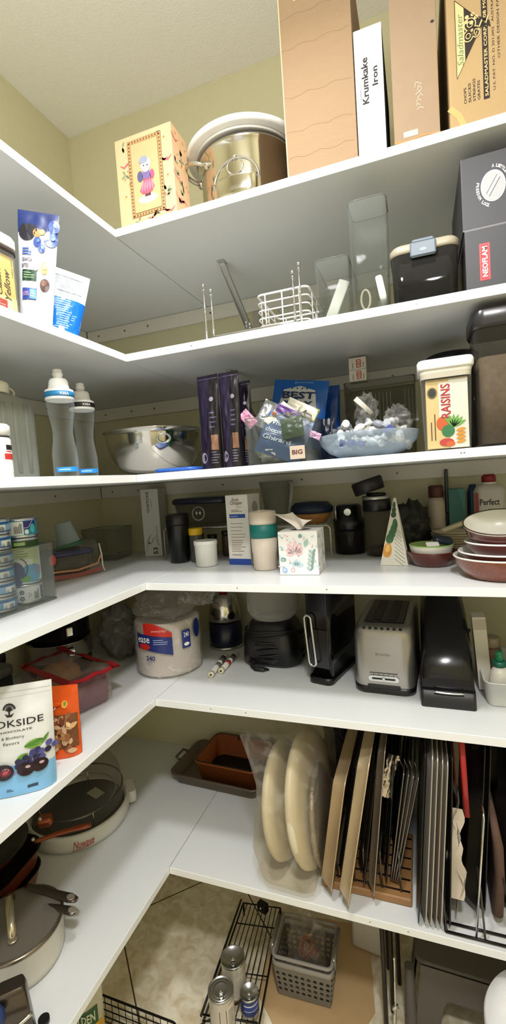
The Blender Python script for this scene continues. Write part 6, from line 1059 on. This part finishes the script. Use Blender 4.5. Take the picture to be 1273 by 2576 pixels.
for i in range(26):
    a0_ = R.uniform(0, 6); ax = Vector((R.uniform(-1, 1), R.uniform(-1, 1), R.uniform(-.5, 1))).normalized(); u_ = ax.orthogonal().normalized(); v_ = ax.cross(u_); r_ = R.uniform(.014, .026); o2 = Vector((R.uniform(-.014, .016), R.uniform(-.018, .01), R.uniform(-.014, .026))); b.tube([tuple(o2+u_*r_*math.cos(a)+v_*r_*math.sin(a)) for a in [2*PI*j/16 for j in range(16)]], .0016, CU, 5, True)
b.build('copper_scourer', None, (bc.x+.012, bc.y-.008, FZ+.118), 0, 'coiled copper strands inside the clear bag in the grey basket', 'scourer')
# white bag at the back
b = MB(); b.loft([[(x+.006*noise.noise(Vector((x*20, z*20, 1))), y+.006*noise.noise(Vector((x*20, z*15, 5))), z) for x, y in rr(w_, d_, .02, 5)] for w_, d_, z in ((.13, .06, 0), (.14, .07, .01), (.14, .07, .12), (.135, .06, .24), (.13, .05, .3))], mat('white_paper_bag', '#cfc8ba', .7, var=.06)); q = at(893, 2385, FZ+.1); b.build('paper_bag', None, (1.145, -.17, FZ+.007), -.12, 'off-white paper bag standing behind the grey basket', 'bag')
# folded stand
t = thing('folded_stand', 'folded dark metal stand between the cardboard sheet and the grey stool', 'stand', (1.212, -.43, FZ+.0006)); DM = mat('dark_tube', '#2a211b', .35, .5)
for i, (x, y, s) in enumerate(((0, .0, 0), (.014, .07, .004), (.03, .16, 0), (-.008, .2, 0))):
    b = MB(); b.tube([(x, y, .0), (x+s, y+.01, .35), (x+s, y+.02, .49)], .007, DM, 10); b.build('leg', t)
b = MB(); b.tube([(.03, -.02, .05), (.034, -.01, .27)], .003, CHROME, 8); b.ball((.034, -.01, .272), .0045, CHROME, 8); b.tube([(.024, -.02, .02), (.03, -.012, .13)], .005, CHROME, 8); b.tube([(.022, -.02, .12), (.04, -.012, .125)], .0055, CHROME, 8); b.build('latch', t)
# step stool
t = thing('step_stool', 'dark grey plastic step stool under the right end of the lowest shelf', 'stool', (1.272, -.408, FZ+.0006), -.03); SG = mat('stool_grey', '#5d5750', .5, var=.05, bump=.3, bs=300); w, dd, h = .36, .26, .228
b = MB(); b.rprism([(w-.05, dd-.05, .03, h-.012, w/2, dd/2), (w-.05, dd-.05, .03, h-.004, w/2, dd/2), (w-.06, dd-.06, .028, h, w/2, dd/2)], SG, 6); b.build('top', t)
def side(name, P0, P1, n=20):       # splayed panel with an arch cut-out, P0..P1 along the floor, top inset
    b = MB(); P0, P1 = Vector(P0), Vector(P1); C0 = Vector((w/2, dd/2, 0)); L = []
    def pt(u, v, off): q = P0.lerp(P1, u); ins = (C0-q); ins.z = 0; k = .16*v; nrm = Vector(((P1-P0).y, -(P1-P0).x, 0)).normalized(); return tuple(q+ins*k+Vector((0, 0, v*(h-.008)))-nrm*off)
    def arch(u):
        if u < .2 or u > .8: return 0
        x = (u-.2)/.6; e = min(x, 1-x); return .62*max(0, 1-(1-min(1, e/.14))**2)**.5
    us = [i/60 for i in range(61)]; us = sorted(set(us+[.2001, .2002, .7998, .7999]))
    for off in (0, .006):
        V = []; 
        for u in us: V += [pt(u, arch(u), off), pt(u, 1, off)]
        b.add(V, [(2*i, 2*i+2, 2*i+3, 2*i+1) for i in range(len(us)-1)], SG, False)
    V = []
    for u in us: V += [pt(u, arch(u), -.001), pt(u, arch(u), .007)]
    b.add(V, [(2*i, 2*i+1, 2*i+3, 2*i+2) for i in range(len(us)-1)], mat('stool_grey_edge', '#6e675f', .5), False)
    b.build(name, t)
side('front_panel', (0.02, 0, 0), (w, 0, 0)); side('side_panel', (w, 0, 0), (w, dd, 0)); side('side_panel', (0, dd, 0), (0, .02, 0)); side('back_panel', (w, dd, 0), (0, dd, 0))
b = MB(); b.lathe([(.022, 0), (.02, .004), (.016, .12), (.014, h-.012)], SG, 20, sx=1); b.build('corner_post', t, (.012, .012, 0))
# white bin in the right foreground
q = at(1345, 2650, FZ+.34); t = thing('waste_bin', 'round white bin at the lower right corner', 'bin', (1.614, -.68, FZ+.0006)); b = MB(); rb = .15; b.lathe([(rb*.8, 0), (rb*.84, .004), (rb*.97, .428)], c('#e9e9e6', .35), 64); b.build('body', t); b = MB(); b.lathe([(rb*.98, .428), (rb, .431), (rb, .453), (rb*.97, .463), (rb*.7, .478), (0, .484)], c('#eeeeec', .3), 64); b.build('lid', t)
# wire basket and yellow bag at the lower left
A, B = at(272, 2540, FZ+.07), at(405, 2600, FZ+.07); 
t = thing('wire_basket', 'low dark wire basket on the floor under the left shelf', 'basket', (.335, -.645, FZ), 0); w, dd, h = .30, .27, .08; b = MB()
ang = math.atan2(B.y-A.y, B.x-A.x); pass
for z in (.006, .03, .055, h): b.tube([(x, y, z) for x, y in rr(w, dd, .015, 3, w/2-.02, -dd/2)], .0035 if z == h else .0018, BW2, 6, True)
for i in range(12): x = -.015+i*.026; b.tube([(x, 0, h), (x, 0, .006), (x, -dd, .006), (x, -dd, h)], .0014, BW2, 5)
for i in range(11): y = -.012-i*.027; b.tube([(w-.02, y, h), (w-.02, y, .006), (-.02, y, .006), (-.02, y, h)], .0014, BW2, 5)
b.build('basket', t)
b = MB(); PK_ = c('#5a4436', .6); R = random.Random(3)
p = at(238, 2600, FZ+.16); W, Hh = .12, .255; fr = pouch(W, Hh, .07, 1, .003, 44); rz = .75
t = thing('snack_bag', 'yellow bag with green lettered panel standing in the low wire basket', 'bag', (.392, -.79, FZ+.012), rz); b = MB(); add_pouch(b, fr, W, Hh, c('#c9c2ac', .45)); b.sheet(lambda a, q: fr((a-.5)*W*.99, .002+q*.205*(1-.2*a), 1), 16, 16, c('#e2a818', .4)); b.drect(fr, -.05, .17, .044, .212, c('#2c5a2c', .4), 2, 12, 4); b.dtext(fr, 'GOLDEN', -.042, .179, .036, .203, c('#d9e0c4'), 4, 0, .02); b.ddisc(fr, .03, .14, .02, .012, c('#f0cf6a'), 3, 14, .4); b.build('pouch', t)
LAMP_W = 9; DOWN_W = 11.5; FILL_W = 2.5; EXPO = 0.2; LAMP_C = (.985, .985, 1); KB = 1.6
# ================================================================ lamps, fill light added at the doorway, camera
for LX, LY, LZ, k, lab in ((1.075, -1.17, 2.66, 1, 'pendant lamp hanging close to the shelves over the walkway'), (1.55, -1.95, 2.72, KB, 'pendant lamp hanging near the open doorway')):
    t = thing('pendant_lamp', lab, 'lamp', (LX, LY, LZ), 0, 'pendant lamps')
    b = MB(); b.lathe([(.05, CZ-LZ-.03), (.055, CZ-LZ-.0005)], c('#e8e6e0', .4), 32); b.build('canopy', t)
    b = MB(); b.tube([(0, 0, .05), (0, 0, CZ-LZ-.02)], .004, c('#e8e6e0', .4), 8); b.build('cord', t)
    b = MB(); b.lathe([(.02, .004), (.024, .01), (.024, .05), (.012, .06)], c('#e8e6e0', .4), 20); b.build('socket', t)
    ld = bpy.data.lights.new('lamp_bulb', 'POINT'); ld.shadow_soft_size = .07; ld.energy = LAMP_W*k; ld.color = LAMP_C
    o = bpy.data.objects.new('lamp_bulb', ld); COL.objects.link(o); o.location = (LX, LY, LZ-.08)
    ld = bpy.data.lights.new('lamp_diffuser', 'AREA'); ld.shape = 'DISK'; ld.size = .2; ld.energy = DOWN_W*k; ld.color = LAMP_C
    o = bpy.data.objects.new('lamp_diffuser', ld); COL.objects.link(o); o.location = (LX, LY, LZ-.02)
ld = bpy.data.lights.new('doorway_fill', 'AREA'); ld.shape = 'RECTANGLE'; ld.size = .8; ld.size_y = 1.9; ld.energy = FILL_W; ld.color = (1, .95, .87)  # unseen soft fill, added to brighten the room from behind the camera
o = bpy.data.objects.new('doorway_fill', ld); COL.objects.link(o); o.location = (1.175, RY-.15, .95); o.rotation_euler = (PI/2, 0, 0)
w = bpy.data.worlds.new('ambient_fill'); scene.world = w; w.use_nodes = True; w.node_tree.nodes['Background'].inputs[0].default_value = (.75, .74, .7, 1); w.node_tree.nodes['Background'].inputs[1].default_value = .6  # even ambient background added beyond the doorway opening
cd = bpy.data.cameras.new('camera'); cam = bpy.data.objects.new('camera', cd); COL.objects.link(cam)
cd.sensor_fit = 'VERTICAL'; cd.sensor_height = 24; cd.lens = FPX*24/2576; cd.clip_start = .02
M = Matrix((( RT.x, UP.x, -FW.x), (RT.y, UP.y, -FW.y), (RT.z, UP.z, -FW.z))).to_4x4(); M.translation = CAM; cam.matrix_world = M
scene.camera = cam
vs = scene.view_settings; vs.view_transform = 'Standard'; vs.look = 'None'; vs.gamma = 1; vs.use_curve_mapping = False; vs.exposure = EXPO
scene.cycles.transparent_max_bounces = 32; scene.cycles.max_bounces = 10
